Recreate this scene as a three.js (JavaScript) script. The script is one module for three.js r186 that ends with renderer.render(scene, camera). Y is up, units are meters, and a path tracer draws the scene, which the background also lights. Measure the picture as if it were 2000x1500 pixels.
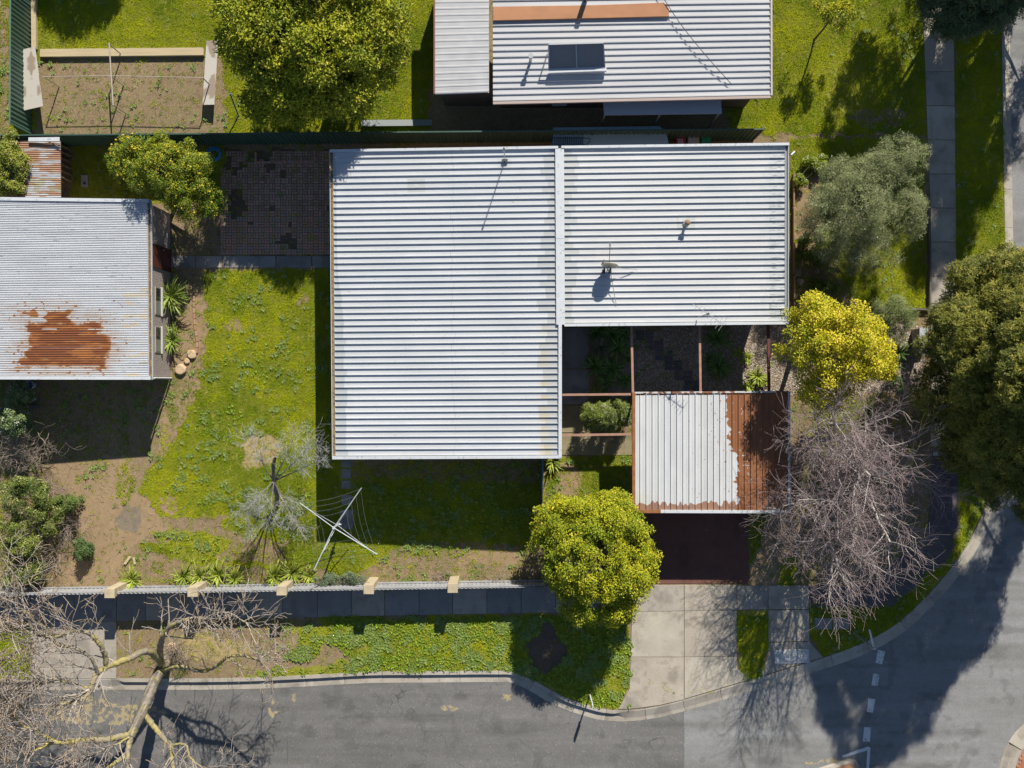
import * as THREE from 'three';
import { mergeGeometries } from 'three/addons/utils/BufferGeometryUtils.js';

// ---------------------------------------------------------------- camera, sky, sun, exposure
// Survey plan: 46 plan units to the metre, origin at (1000, 750), drone hovering 40 m above the middle of the block.
const S = 46, H = 40;
const scene = new THREE.Scene();
const camera = new THREE.PerspectiveCamera(2 * Math.atan(750 / S / H) * 180 / Math.PI, 4 / 3, 0.5, 600);
camera.position.set(0, H, 0); camera.up.set(0, 0, -1); camera.lookAt(0, 0, 0);
scene.add(camera);
const renderer = new THREE.WebGLRenderer({ antialias: true });
renderer.setSize(1024, 768);
renderer.toneMapping = THREE.LinearToneMapping;
renderer.toneMappingExposure = 1.38;
renderer.shadowMap.enabled = true;

const SUN = new THREE.Vector3(0.43, 1, -1.326).normalize();
const sun = new THREE.DirectionalLight(new THREE.Color(1, 0.955, 0.86), 4.8);
sun.name = 'sun';
sun.position.copy(SUN).multiplyScalar(90); sun.castShadow = true;
Object.assign(sun.shadow.camera, { left: -32, right: 32, top: 32, bottom: -32, near: 10, far: 180 });
sun.shadow.mapSize.set(4096, 4096); sun.shadow.radius = 1;
scene.add(sun, sun.target);
{
  const w = 64, h = 32, d = new Float32Array(w * h * 4);
  for (let j = 0; j < h; j++) for (let i = 0; i < w; i++) {
    const el = Math.max(0, Math.sin(((j + 0.5) / h - 0.5) * Math.PI)), k = Math.pow(1 - el, 3);
    const o = (j * w + i) * 4;
    d[o] = 0.064 + 0.11 * k; d[o + 1] = 0.108 + 0.115 * k; d[o + 2] = 0.2 + 0.1 * k; d[o + 3] = 1;
  }
  const t = new THREE.DataTexture(d, w, h, THREE.RGBAFormat, THREE.FloatType);
  t.mapping = THREE.EquirectangularReflectionMapping; t.magFilter = t.minFilter = THREE.LinearFilter; t.needsUpdate = true;
  scene.background = t; scene.environment = t;
}

// ---------------------------------------------------------------- helpers
let seed = 7;
const rnd = () => { seed = (seed + 0x6d2b79f5) | 0; let t = Math.imul(seed ^ (seed >>> 15), 1 | seed); t = (t + Math.imul(t ^ (t >>> 7), 61 | t)) ^ t; return ((t ^ (t >>> 14)) >>> 0) / 4294967296; };
const rr = (a, b) => a + (b - a) * rnd();
const V = (x, y, z) => new THREE.Vector3(x, y, z);
const W = (px, py, h = 0) => V((px - 1000) / S * (1 - h / H), h, (py - 750) / S * (1 - h / H));   // plan point as seen from above, at height h
const lerp = (a, b, t) => a + (b - a) * t;
const mix = (a, b, t) => [lerp(a[0], b[0], t), lerp(a[1], b[1], t), lerp(a[2], b[2], t)];
const clamp = (x, a = 0, b = 1) => Math.min(b, Math.max(a, x));
const smooth = (a, b, x) => { const t = clamp((x - a) / (b - a)); return t * t * (3 - 2 * t); };
function hash(ix, iy, s) { let h = Math.imul(ix, 374761393) + Math.imul(iy, 668265263) + Math.imul(s, 2147483647 ^ 0x5bd1e995); h = Math.imul(h ^ (h >>> 13), 1274126177); return ((h ^ (h >>> 16)) >>> 0) / 4294967296; }
function vn(x, y, s = 0) {
  const ix = Math.floor(x), iy = Math.floor(y), fx = x - ix, fy = y - iy, u = fx * fx * (3 - 2 * fx), v = fy * fy * (3 - 2 * fy);
  const a = hash(ix, iy, s), b = hash(ix + 1, iy, s), c = hash(ix, iy + 1, s), d = hash(ix + 1, iy + 1, s);
  return a + (b - a) * u + (c - a) * v + (a - b - c + d) * u * v;
}
const fbm = (x, y, o = 4, s = 0) => { let a = 0, k = 0.5, n = 0; for (let i = 0; i < o; i++) { a += k * vn(x, y, s + i); n += k; x = x * 2.03 + 17.1; y = y * 2.03 + 5.3; k *= 0.5; } return a / n; };
const toS = (c) => (c <= 0.0031308 ? 12.92 * c : 1.055 * Math.pow(c, 1 / 2.4) - 0.055) * 255;
function tex(w, h, fn, rep) {                                         // fn(u in 0..1, v in 0..1) gives linear rgb
  const d = new Uint8Array(w * h * 4);
  for (let j = 0; j < h; j++) for (let i = 0; i < w; i++) {
    const c = fn((i + 0.5) / w, (j + 0.5) / h), o = (j * w + i) * 4;
    d[o] = clamp(toS(clamp(c[0])), 0, 255); d[o + 1] = clamp(toS(clamp(c[1])), 0, 255); d[o + 2] = clamp(toS(clamp(c[2])), 0, 255); d[o + 3] = 255;
  }
  const t = new THREE.DataTexture(d, w, h); t.colorSpace = THREE.SRGBColorSpace; t.magFilter = t.minFilter = THREE.LinearFilter;
  t.wrapS = t.wrapT = THREE.MirroredRepeatWrapping; if (rep) t.repeat.set(rep[0], rep[1]); t.needsUpdate = true; return t;
}
function gray(w, h, fn, rep) { const t = tex(w, h, (u, v) => { const g = fn(u, v); return [g, g, g]; }, rep); t.colorSpace = THREE.NoColorSpace; return t; }
const lin = (r, g, b) => new THREE.Color().setRGB(r, g, b);
const mat = (c, rough = 0.85, extra = {}) => new THREE.MeshStandardMaterial({ color: Array.isArray(c) ? lin(...c) : c, roughness: rough, side: THREE.DoubleSide, ...extra });

const used = new Map();
const numbered = (n) => { const k = used.get(n) ?? 0; used.set(n, k + 1); return k ? `${n}_${String(k).padStart(3, '0')}` : n; };
function shade(o) { o.traverse((m) => { if (m.isMesh) { m.castShadow = true; m.receiveShadow = true; } }); return o; }
function thing(name, label, category, pos, group) {
  const o = new THREE.Group(); o.name = numbered(name); if (pos) o.position.copy(pos);
  o.userData = { label, category }; if (group) o.userData.group = group; scene.add(o); return o;
}
function struct(name, label) { const o = new THREE.Group(); o.name = numbered(name); o.userData = { kind: 'structure', label, category: name.split('_').pop() }; scene.add(o); return o; }
// geometry made in world coordinates is moved into its parent's frame
function part(name, g, m, parent, stuff) {
  if (Array.isArray(g)) g = mergeGeometries(g.map((x) => { const y = x.index ? x.toNonIndexed() : x; for (const k of Object.keys(y.attributes)) if (!['position', 'normal', 'uv'].includes(k)) y.deleteAttribute(k); return y; }));
  let x = 0, y = 0, z = 0; for (let p = parent; p && p !== scene; p = p.parent) { x += p.position.x; y += p.position.y; z += p.position.z; }
  if (x || y || z) g.translate(-x, -y, -z);
  const o = new THREE.Mesh(g, m); o.name = name; if (stuff) o.userData.kind = 'stuff'; parent.add(o); return o;
}
function single(name, g, m, label, category, group) { const o = part(numbered(name), g, m, scene); o.userData = { label, category }; if (group) o.userData.group = group; return o; }
function planar(g, off = 0) {                                          // uv in metres by the way each face points
  g = g.index ? g.toNonIndexed() : g; g.computeVertexNormals();
  const p = g.attributes.position, n = g.attributes.normal, uv = new Float32Array(p.count * 2);
  for (let i = 0; i < p.count; i++) {
    const ax = Math.abs(n.getX(i)), ay = Math.abs(n.getY(i)), az = Math.abs(n.getZ(i));
    uv[2 * i] = (ax > ay && ax > az ? p.getZ(i) : p.getX(i)) + off; uv[2 * i + 1] = (ay >= ax && ay >= az ? p.getZ(i) : p.getY(i)) + off;
  }
  g.setAttribute('uv', new THREE.BufferAttribute(uv, 2)); return g;
}
function box(x0, x1, y0, y1, z0, z1) { const g = new THREE.BoxGeometry(x1 - x0, y1 - y0, z1 - z0); g.translate((x0 + x1) / 2, (y0 + y1) / 2, (z0 + z1) / 2); return planar(g); }
function obox(c, w, h, d, ry = 0, rx = 0, rz = 0) { const g = new THREE.BoxGeometry(w, h, d); g.applyMatrix4(new THREE.Matrix4().compose(c, new THREE.Quaternion().setFromEuler(new THREE.Euler(rx, ry, rz)), V(1, 1, 1))); return planar(g); }
function bar(a, b, w, h, up = V(0, 1, 0)) {                             // beam of section w x h from a to b
  const d = b.clone().sub(a), L = d.length(); d.normalize(); const s = new THREE.Vector3().crossVectors(up, d).normalize(), u = new THREE.Vector3().crossVectors(d, s);
  const g = new THREE.BoxGeometry(w, h, L); g.applyMatrix4(new THREE.Matrix4().makeBasis(s, u, d).setPosition(a.clone().add(b).multiplyScalar(0.5))); return planar(g);
}
function rod(a, b, r, n = 8, r2 = r) {
  const d = b.clone().sub(a), L = d.length(); const g = new THREE.CylinderGeometry(r2, r, L, n);
  g.applyQuaternion(new THREE.Quaternion().setFromUnitVectors(V(0, 1, 0), d.normalize())); const m = a.clone().add(b).multiplyScalar(0.5); g.translate(m.x, m.y, m.z); return g.toNonIndexed();
}
function prism(pts, y0, y1, bev = 0) {                                  // pts [[x,z]...] in metres
  const s = new THREE.Shape(pts.map(([x, z]) => new THREE.Vector2(x, -z)));
  const g = new THREE.ExtrudeGeometry(s, { depth: y1 - y0 - bev, bevelEnabled: bev > 0, bevelThickness: bev, bevelSize: bev * 0.8, bevelOffset: -bev * 0.8, bevelSegments: 1, steps: 1 });
  g.rotateX(-Math.PI / 2); g.translate(0, y0, 0); return planar(g);
}
const plan = (list, h = 0) => list.map(([x, y]) => { const p = W(x, y, h); return [p.x, p.z]; });
function quads(list) {                                                  // list of [a,b,c,d] corners with optional uv
  const p = [], u = [], ix = []; let n = 0;
  for (const [a, b, c, d, uv] of list) { for (const v of [a, b, c, d]) p.push(v.x, v.y, v.z); u.push(...(uv ?? [0, 0, 1, 0, 1, 1, 0, 1])); ix.push(n, n + 1, n + 2, n, n + 2, n + 3); n += 4; }
  const g = new THREE.BufferGeometry(); g.setAttribute('position', new THREE.Float32BufferAttribute(p, 3)); g.setAttribute('uv', new THREE.Float32BufferAttribute(u, 2)); g.setIndex(ix);
  const f = g.toNonIndexed(); f.computeVertexNormals(); return f;
}
const bil = (A, B, C, D, s, t) => A.clone().lerp(B, s).lerp(D.clone().lerp(C, s), t);   // A-B first edge, D-C last edge
// ---------------------------------------------------------------- ground plan: what lies where
const MX0 = -120, MY0 = -120, MW = 1120, MH = 870, MS = 2;
const kind = new Uint8Array(MW * MH), dens = new Float32Array(MW * MH), weed = new Float32Array(MW * MH);
function fill(poly, k, d, w) {
  let y0 = 1e9, y1 = -1e9; for (const p of poly) { y0 = Math.min(y0, p[1]); y1 = Math.max(y1, p[1]); }
  for (let j = Math.max(0, Math.floor((y0 - MY0) / MS)); j <= Math.min(MH - 1, Math.ceil((y1 - MY0) / MS)); j++) {
    const y = MY0 + (j + 0.5) * MS, xs = [];
    for (let i = 0; i < poly.length; i++) { const a = poly[i], b = poly[(i + 1) % poly.length]; if ((a[1] > y) !== (b[1] > y)) xs.push(a[0] + (y - a[1]) / (b[1] - a[1]) * (b[0] - a[0])); }
    xs.sort((a, b) => a - b);
    for (let i = 0; i + 1 < xs.length; i += 2) for (let q = Math.max(0, Math.round((xs[i] - MX0) / MS)); q < Math.min(MW, Math.round((xs[i + 1] - MX0) / MS)); q++) {
      const o = j * MW + q; if (k !== null) kind[o] = k; if (d !== null) dens[o] = d; if (w !== null) weed[o] = w;
    }
  }
}
const rect = (x0, y0, x1, y1) => [[x0, y0], [x1, y0], [x1, y1], [x0, y1]];
const blob = (cx, cy, rx, ry, n = 18) => Array.from({ length: n }, (_, i) => [cx + rx * Math.cos(i / n * 6.283) * (0.8 + 0.4 * hash(i, cx | 0, 3)), cy + ry * Math.sin(i / n * 6.283) * (0.8 + 0.4 * hash(i, cy | 0, 4))]);
const SOIL = 0, LAWN = 1, OLD = 2, NEW = 3, GRAVEL = 4, STRAW = 5, MULCH = 6, MOSS = 7, DIRT = 8, PATCH = 9;
fill(rect(-200, -200, 2300, 1700), SOIL, 0.05, 0.03);
// neighbour's garden
fill([[-100, -100], [450, -100], [450, 106], [75, 106], [62, 262], [-100, 262]], LAWN, 1, 0.05);
fill([[72, 116], [440, 116], [440, 262], [60, 262]], SOIL, 0.05, 0.12);
fill(rect(-100, -100, 20, 1160), SOIL, 0.3, 0.3);
fill([[440, -100], [850, -100], [850, 275], [440, 275]], LAWN, 1, 0.05);
fill(rect(840, 150, 1420, 262), SOIL, 0, 0);
fill([[1420, -100], [1806, -100], [1812, 262], [1420, 262]], LAWN, 1, 0.05);
fill(blob(1660, 170, 40, 60), LAWN, 0.5, 0); fill(blob(1720, 230, 60, 20), SOIL, 0.4, 0);
// back yard
fill(rect(140, 285, 440, 400), LAWN, 0.45, 0.1);
fill(rect(436, 292, 668, 499), MULCH, 0.1, 0.06); fill([[336, 400], [430, 400], [430, 500], [336, 500]], SOIL, 0.05, 0.05);
fill([[402, 526], [640, 524], [690, 640], [690, 905], [1060, 900], [1060, 1060], [780, 1062], [740, 1100], [640, 1140], [500, 1120], [350, 1105], [300, 1100], [250, 1075], [290, 1060], [440, 1062], [440, 1012], [350, 1006], [300, 1002], [272, 958], [300, 900], [330, 850], [322, 770], [352, 745], [392, 700], [405, 640]], LAWN, 1, 0.35);
fill([[320, 745], [390, 700], [405, 660], [392, 760], [330, 880], [300, 905], [318, 800]], DIRT, 0.35, 0.3);
fill(blob(505, 880, 45, 36), STRAW, 0.12, 0.02);
fill(blob(460, 640, 14, 12), DIRT, 0.3, 0); fill(blob(590, 585, 12, 10), DIRT, 0.3, 0); fill(blob(330, 985, 20, 14), DIRT, 0.15, 0.1);
fill([[440, 1040], [560, 1055], [560, 1105], [430, 1100], [400, 1070]], SOIL, 0.2, 0.25);
fill([[240, 1060], [300, 1075], [360, 1098], [480, 1110], [640, 1112], [640, 1140], [230, 1140]], SOIL, 0.15, 0.35);
fill(blob(380, 1065, 55, 28), LAWN, 0.5, 1.0); fill(blob(320, 1040, 30, 15), LAWN, 0.3, 0.8); fill(blob(470, 730, 60, 40), null, null, 0.9); fill(blob(430, 830, 60, 40), null, null, 0.9); fill(blob(540, 700, 40, 30), null, null, 0.9);
fill(blob(400, 950, 70, 40), null, null, 0.8); fill(blob(580, 990, 40, 40), null, null, 0.8);
fill([[90, 745], [320, 745], [300, 895], [90, 895]], SOIL, 0.12, 0.4);
fill([[85, 893], [250, 890], [240, 940], [285, 970], [330, 1030], [270, 1060], [240, 1090], [232, 1145], [105, 1145], [120, 1105], [160, 1060], [120, 940]], DIRT, 0.02, 0.05);
fill([[150, 893], [210, 893], [200, 935], [150, 945]], null, 0.1, 0.7); fill(blob(245, 940, 22, 45), null, 0.5, 0.9);
fill(blob(255, 1010, 26, 28), PATCH, 0.02, 0.05);
fill(rect(10, 760, 90, 1150), SOIL, 0.1, 0.2);
fill([[770, 1062], [1040, 1062], [1040, 1140], [700, 1140], [740, 1095]], SOIL, 0.14, 0.5);
fill(blob(960, 1085, 60, 20), DIRT, 0.06, 0.15); fill(blob(850, 1075, 90, 14), null, 0.4, 1);
fill([[690, 905], [1055, 900], [1055, 950], [690, 930]], SOIL, 0.45, 0.3); fill([[700, 940], [1030, 940], [1030, 1050], [700, 1050]], LAWN, 0.8, 1.1);
fill([[372, 560], [400, 555], [402, 650], [384, 700], [345, 720], [340, 560]], DIRT, 0.08, 0.05);
// front and side garden
fill([[1066, 893], [1232, 890], [1232, 1050], [1066, 1050]], LAWN, 0.7, 0.5); fill(blob(1110, 945, 26, 40), DIRT, 0.15, 0.1);
fill(rect(1150, 640, 1500, 775), SOIL, 0.02, 0.15); fill([[1240, 640], [1440, 640], [1440, 775], [1180, 775]], GRAVEL, 0.03, 0.1);
fill([[1420, 636], [1800, 630], [1806, 775], [1420, 775]], GRAVEL, 0, 0.02);
fill([[1540, 270], [1808, 270], [1812, 602], [1545, 600]], LAWN, 0.85, 0.2);
fill([[1546, 335], [1600, 340], [1610, 470], [1550, 520]], DIRT, 0.08, 0.15); fill([[1546, 500], [1620, 480], [1680, 600], [1546, 600]], SOIL, 0.3, 0.4);
fill([[1542, 772], [1810, 772], [1810, 1040], [1690, 1145], [1560, 1150]], SOIL, 0.12, 0.08); fill([[1590, 780], [1710, 780], [1690, 880], [1600, 1020], [1575, 930]], MOSS, 0.35, 0.05);
fill([[1463, 990], [1560, 1000], [1560, 1150], [1470, 1150]], DIRT, 0.03, 0.02); fill([[1463, 1000], [1500, 1000], [1480, 1070], [1463, 1110]], LAWN, 0.8, 0.2); fill([[1530, 1090], [1560, 1080], [1545, 1150], [1520, 1150]], LAWN, 0.6, 0.1);
// street
fill([[226, 1212], [620, 1208], [560, 1240], [600, 1330], [226, 1330]], SOIL, 0.06, 0.1); fill(rect(-100, 1205, 62, 1328), LAWN, 0.9, 0.3);
fill(blob(410, 1265, 80, 26), STRAW, 0.05, 0.02);
fill([[480, 1208], [1235, 1196], [1232, 1340], [1205, 1388], [1150, 1385], [1000, 1320], [700, 1320], [660, 1318], [690, 1290], [670, 1262], [640, 1260], [610, 1285], [560, 1290], [590, 1240], [500, 1215]], LAWN, 0.55, 2.2);
fill(rect(480, 1206, 620, 1222), SOIL, 0.2, 0.5); fill(blob(560, 1315, 70, 9), LAWN, 0.3, 1.6); fill([[480, 1316], [680, 1290], [680, 1325], [480, 1328]], LAWN, 0.3, 0.9);
fill([[1032, 1262], [1072, 1212], [1112, 1262], [1100, 1300], [1070, 1312], [1045, 1305]], MULCH, 0.01, 0.02);
fill([[1439, 1192], [1502, 1190], [1500, 1260], [1482, 1330], [1460, 1328], [1439, 1306]], LAWN, 1, 0.4);
fill([[1580, 1180], [1740, 1185], [1850, 1090], [1872, 990], [1862, 900], [1940, 900], [1935, 975], [1890, 1062], [1827, 1145], [1760, 1212], [1675, 1260], [1612, 1284], [1580, 1240]], LAWN, 1, 0.3);
fill([[1864, -100], [1958, -100], [1962, 500], [1960, 900], [1870, 900], [1867, 500]], LAWN, 1, 0.15);
// road surface: everything beyond the kerb
const KB = [[-160, 1325], [60, 1326], [230, 1325], [400, 1325], [500, 1323], [610, 1318], [720, 1312], [840, 1311], [970, 1310], [1000, 1311], [1037, 1325], [1075, 1347], [1112, 1365], [1145, 1376], [1175, 1384], [1205, 1387], [1240, 1386], [1287, 1379], [1335, 1367], [1380, 1354], [1440, 1336], [1500, 1318], [1585, 1292], [1675, 1260], [1725, 1235], [1760, 1211], [1795, 1179], [1845, 1125], [1890, 1062], [1932, 970], [1950, 890], [1958, 780], [1962, 640], [1963, 500], [1961, 375], [1958, 200], [1956, 0], [1954, -160]];
fill([...KB, [2300, -160], [2300, 1800], [-160, 1800]], OLD, 0, 0);
fill([[1336, 1367], ...KB.filter(([x, y]) => x > 1337 && x < 1960 && y > 700), [1972, -160], [2300, -160], [2300, 1800], [1337, 1800]], NEW, 0, 0);
fill([[100, 1378], [160, 1350], [215, 1375], [300, 1380], [330, 1395], [290, 1420], [170, 1418], [70, 1410]], 10, 0, 0); fill(blob(535, 1385, 13, 22), 10, 0, 0); fill(blob(880, 1384, 18, 8), 10, 0, 0); fill(blob(990, 1362, 12, 10), 10, 0, 0); fill(blob(1625, 1492, 50, 10), 10, 0, 0); fill(blob(570, 1363, 8, 12), 10, 0, 0);
const cell = (px, py) => { const i = ((px - MX0) / MS) | 0, j = ((py - MY0) / MS) | 0; return i < 0 || j < 0 || i >= MW || j >= MH ? -1 : j * MW + i; };
function warped(px, py, a = 11) { return cell(px + (fbm(px * 0.05, py * 0.05, 3, 21) - 0.5) * 2.2 * a, py + (fbm(px * 0.05, py * 0.05, 3, 22) - 0.5) * 2.2 * a); }
const PAVED = [[1803, -130, 1868, 886], [-130, 1150, 1582, 1205], [60, 1205, 229, 1326], [1232, 1190, 1440, 1330], [1500, 1190, 1581, 1300], [1588, 1204, 1660, 1231], [1262, 800, 1463, 1141], [334, 499, 668, 524], [1080, 640, 1150, 890], [1150, 846, 1236, 890], [660, 880, 692, 1036]];
function onPaving(x, y) { const e = 4 * vn(x * 0.13, y * 0.13, 36); for (const [a, b, c, d] of PAVED) if (x > a + e && x < c - e && y > b + e && y < d - e) return !(a === 660 && !((y < 957) || (y > 966 && y < 986) || y > 995)); return y > 886 && x > 1819 && x < 1872 && y < 1040; }
const COL = { [SOIL]: [0.235, 0.165, 0.092], [LAWN]: [0.23, 0.225, 0.025], [OLD]: [0.165, 0.158, 0.148], [NEW]: [0.245, 0.242, 0.232], [GRAVEL]: [0.30, 0.26, 0.2], [STRAW]: [0.38, 0.29, 0.13], [MULCH]: [0.13, 0.09, 0.06], [MOSS]: [0.15, 0.145, 0.05], [DIRT]: [0.31, 0.215, 0.12], [PATCH]: [0.2, 0.16, 0.11] };
const terrain = tex(2048, 1592, (u, v) => {
  const px = MX0 + u * MW * MS, py = MY0 + v * MH * MS, soft = warped(px, py), hard = cell(px, py);
  let k = kind[Math.max(0, hard)];
  const road = k === OLD || k === NEW || k === 10;
  if (!road || k === 10) { const q = kind[Math.max(0, soft)]; if (road === (q === OLD || q === NEW || q === 10)) k = q; }
  const fine = hash(px * 1.07 | 0, py * 1.07 | 0, 5), mid = fbm(px * 0.11, py * 0.11, 3, 6), big = fbm(px * 0.012, py * 0.012, 3, 7);
  if (road) {
    const b = px < 1336 ? COL[OLD] : COL[NEW];
    const streak = fbm(px * 0.006, py * 0.06, 3, 8), stain = smooth(0.62, 0.8, fbm(px * 0.02 + 9, py * 0.03, 4, 9));
    let g = (0.83 + 0.2 * big + 0.5 * (streak - 0.5)) * (0.84 + 0.3 * fine) * (0.93 + 0.14 * mid) * (1 - 0.24 * stain);
    if (px < 1336 && fine > 0.985) g *= 1.8;
    let c = [b[0] * g * 1.01, b[1] * g, b[2] * g * (0.97 + 0.06 * streak)];
    if (Math.abs(px - 1336 - 2 * (fbm(py * 0.1, 1, 2, 4) - 0.5)) < 1.4) c = mix(c, [0.1, 0.1, 0.1], 0.6);
    const crack = Math.abs(fbm(px * 0.008, py * 0.008, 4, 33) - 0.5); if (crack < 0.0022 && px < 1336) c = mix(c, [0.07, 0.07, 0.07], 0.7);
    const oil = smooth(0.66, 0.74, fbm(px * 0.035 + 40, py * 0.035, 3, 34)); c = mix(c, [0.09, 0.088, 0.085], 0.3 * oil);
    if (k === 10) c = mix(c, [0.42, 0.33, 0.17], clamp(smooth(0.42, 0.62, fbm(px * 0.16, py * 0.16, 3, 12)) * (0.4 + 0.8 * fine)));
    else if (fine > 0.9965 && mid > 0.5) c = [0.42, 0.36, 0.24];
    return c;
  }
  let c = COL[k];
  let g = (0.66 + 0.4 * mid + 0.3 * big) * (0.78 + 0.44 * fine);
  if (k === GRAVEL) { g = 0.45 + 1.0 * fine * (0.6 + 0.5 * mid); c = mix(c, [0.36, 0.22, 0.15], 0.4 * hash(px * 0.8 | 0, py * 0.8 | 0, 15)); }
  if (k === DIRT) { g = (0.8 + 0.24 * mid + 0.2 * (big - 0.4)) * (0.88 + 0.24 * fine); if (fine > 0.975) g *= 1.35; }
  if (k === STRAW) { g = (0.65 + 0.45 * mid) * (0.7 + 0.6 * hash(px * 0.5 | 0, py * 1.2 | 0, 17)); }
  if (k === SOIL && fine > 0.95) c = [0.36, 0.28, 0.17];
  if (k === SOIL && mid > 0.62) c = mix(c, [0.13, 0.14, 0.04], 0.35);
  return [c[0] * g, c[1] * g, c[2] * g];
});
terrain.wrapS = terrain.wrapT = THREE.MirroredRepeatWrapping;
const bumpT = gray(512, 512, (u, v) => 0.5 * fbm(u * 60, v * 60, 3, 40) + 0.5 * hash(u * 512 | 0, v * 512 | 0, 41), [0.5, 0.5]);
function terrainUV(g) { const p = g.attributes.position, uv = new Float32Array(p.count * 2); for (let i = 0; i < p.count; i++) { uv[2 * i] = (p.getX(i) * S + 1000 - MX0) / (MW * MS); uv[2 * i + 1] = (p.getZ(i) * S + 750 - MY0) / (MH * MS); } g.setAttribute('uv', new THREE.BufferAttribute(uv, 2)); return g; }
const terrainMat = mat([1, 1, 1], 0.95, { map: terrain }), roadMat = mat([1, 1, 1], 0.86, { map: terrain });
function flat(poly, y) { const g = new THREE.ShapeGeometry(new THREE.Shape(plan(poly).map(([x, z]) => new THREE.Vector2(x, -z)))); g.rotateX(-Math.PI / 2); g.translate(0, y, 0); return terrainUV(g); }
const setting = (name, g, m, label) => { const o = part(numbered(name), g, m, scene); o.userData = { kind: 'structure', label, category: name.split('_').pop() }; return o; };
{
  const g = new THREE.PlaneGeometry(900, 900); g.rotateX(-Math.PI / 2); g.translate(0, -0.3, 0);
  setting('ground', planar(g), mat([0.12, 0.12, 0.05], 0.95), 'open ground reaching to the horizon around the block');
  const L = KB.map((p) => [...p]);
  setting('yard_ground', flat([...L, [1954, -1500], [-2500, -1500], [-2500, 1325]], 0), terrainMat, 'soil and lawn ground of the gardens and verges');
  setting('road', flat([...L, [1954, -1500], [4500, -1500], [4500, 3500], [-2500, 3500], [-2500, 1325]], -0.125), roadMat, 'grey asphalt road wrapping round the street corner');
}
// ---------------------------------------------------------------- concrete, kerbs, paths
const concT = (s, base, dark) => tex(512, 512, (u, v) => {
  const x = u * 13, y = v * 13, f = hash(u * 512 | 0, v * 512 | 0, s), b = fbm(x, y, 4, s + 1), st = smooth(0.55, 0.75, fbm(x * 0.7 + 3, y * 0.7, 4, s + 2));
  const g = (0.78 + 0.34 * b) * (0.88 + 0.24 * f) * (1 - 0.25 * st); return mix([base[0] * g, base[1] * g, base[2] * g], dark, 0.25 * smooth(0.6, 0.72, fbm(x * 2, y * 2, 4, s + 3)));
}, [1 / 7.3, 1 / 7.3]);
const conc = [concT(50, [0.42, 0.365, 0.295], [0.16, 0.13, 0.09]), concT(54, [0.385, 0.34, 0.285], [0.15, 0.13, 0.1]), concT(58, [0.45, 0.4, 0.325], [0.2, 0.16, 0.11])].map((t) => mat([1, 1, 1], 0.9, { map: t, bumpMap: bumpT, bumpScale: 0.004 }));
const concGrey = mat([1, 1, 1], 0.9, { map: concT(62, [0.27, 0.255, 0.235], [0.13, 0.12, 0.1]), bumpMap: bumpT, bumpScale: 0.004 });
const kerbMat = [conc[0], conc[2], mat([1, 1, 1], 0.9, { map: concT(66, [0.46, 0.41, 0.34], [0.12, 0.1, 0.07]) })];
const sides = (poly, in_ = 0.008) => { const c = poly.reduce((a, p) => [a[0] + p[0] / poly.length, a[1] + p[1] / poly.length], [0, 0]); return poly.map(([x, z]) => { const dx = x - c[0], dz = z - c[1], l = Math.hypot(dx, dz); return [x - dx / l * in_ * 1.4, z - dz / l * in_ * 1.4]; }); };
function slab(parent, poly, m, y = 0.03, name = 'slab', gap = 0.01) { return part(name, planar(prism(sides(plan(poly), gap), -0.08, y + rr(-0.004, 0.004), 0.008), rr(0, 40)), m, parent); }
{
  const curve = new THREE.CatmullRomCurve3(KB.map(([x, y]) => W(x, y)), false, 'centripetal'), N = 900, pts = curve.getSpacedPoints(N), len = curve.getLength();
  const k = struct('kerb', 'pale concrete kerb and gutter following the road edge');
  const low = (px) => (px > 1195 && px < 1478 ? smooth(1195, 1225, px) * (1 - smooth(1450, 1478, px)) : px > 1490 && px < 1612 ? smooth(1490, 1515, px) * (1 - smooth(1585, 1612, px)) : px > 50 && px < 245 ? smooth(50, 70, px) * (1 - smooth(225, 245, px)) : 0);
  let i0 = 0; const step = Math.round(1.62 / len * N);
  while (i0 < N) {
    const i1 = Math.min(N, i0 + step), q = [], a = [];
    for (let i = i0; i <= i1; i++) {
      const p = pts[i].clone(); const n = pts[Math.min(N, i + 1)].clone().sub(pts[Math.max(0, i - 1)]).normalize();
      if (i === i0) p.addScaledVector(n, 0.012); if (i === i1) p.addScaledVector(n, -0.004);
      const s = V(-n.z, 0, n.x); const px = p.x * S + 1000, py = p.z * S + 750, d = py > 900 ? low(px) : 0;
      const top = lerp(0.025, 0.012, d), wid = lerp(0.15, 0.05, d), right = p.x > 19.5 ? 0.8 : 1;
      const at = (o, y) => p.clone().addScaledVector(s, o * right).setY(y);
      a.push([at(-0.01, -0.16), at(0, top), at(wid, top - 0.004), at(lerp(0.19, 0.36, d), lerp(-0.105, -0.095, d)), at(0.52, -0.118), at(0.535, -0.2)]);
    }
    for (let i = 0; i + 1 < a.length; i++) for (let j = 0; j < 5; j++) q.push([a[i][j], a[i + 1][j], a[i + 1][j + 1], a[i][j + 1]]);
    const e0 = a[0], e1 = a[a.length - 1]; q.push([e0[0], e0[1], e0[2], e0[3]], [e0[0], e0[3], e0[4], e0[5]], [e1[3], e1[2], e1[1], e1[0]], [e1[5], e1[4], e1[3], e1[0]]);
    part('kerb_stone', planar(quads(q), rr(0, 5)), kerbMat[(rnd() * 3) | 0], k); i0 = i1;
  }
}
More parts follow.
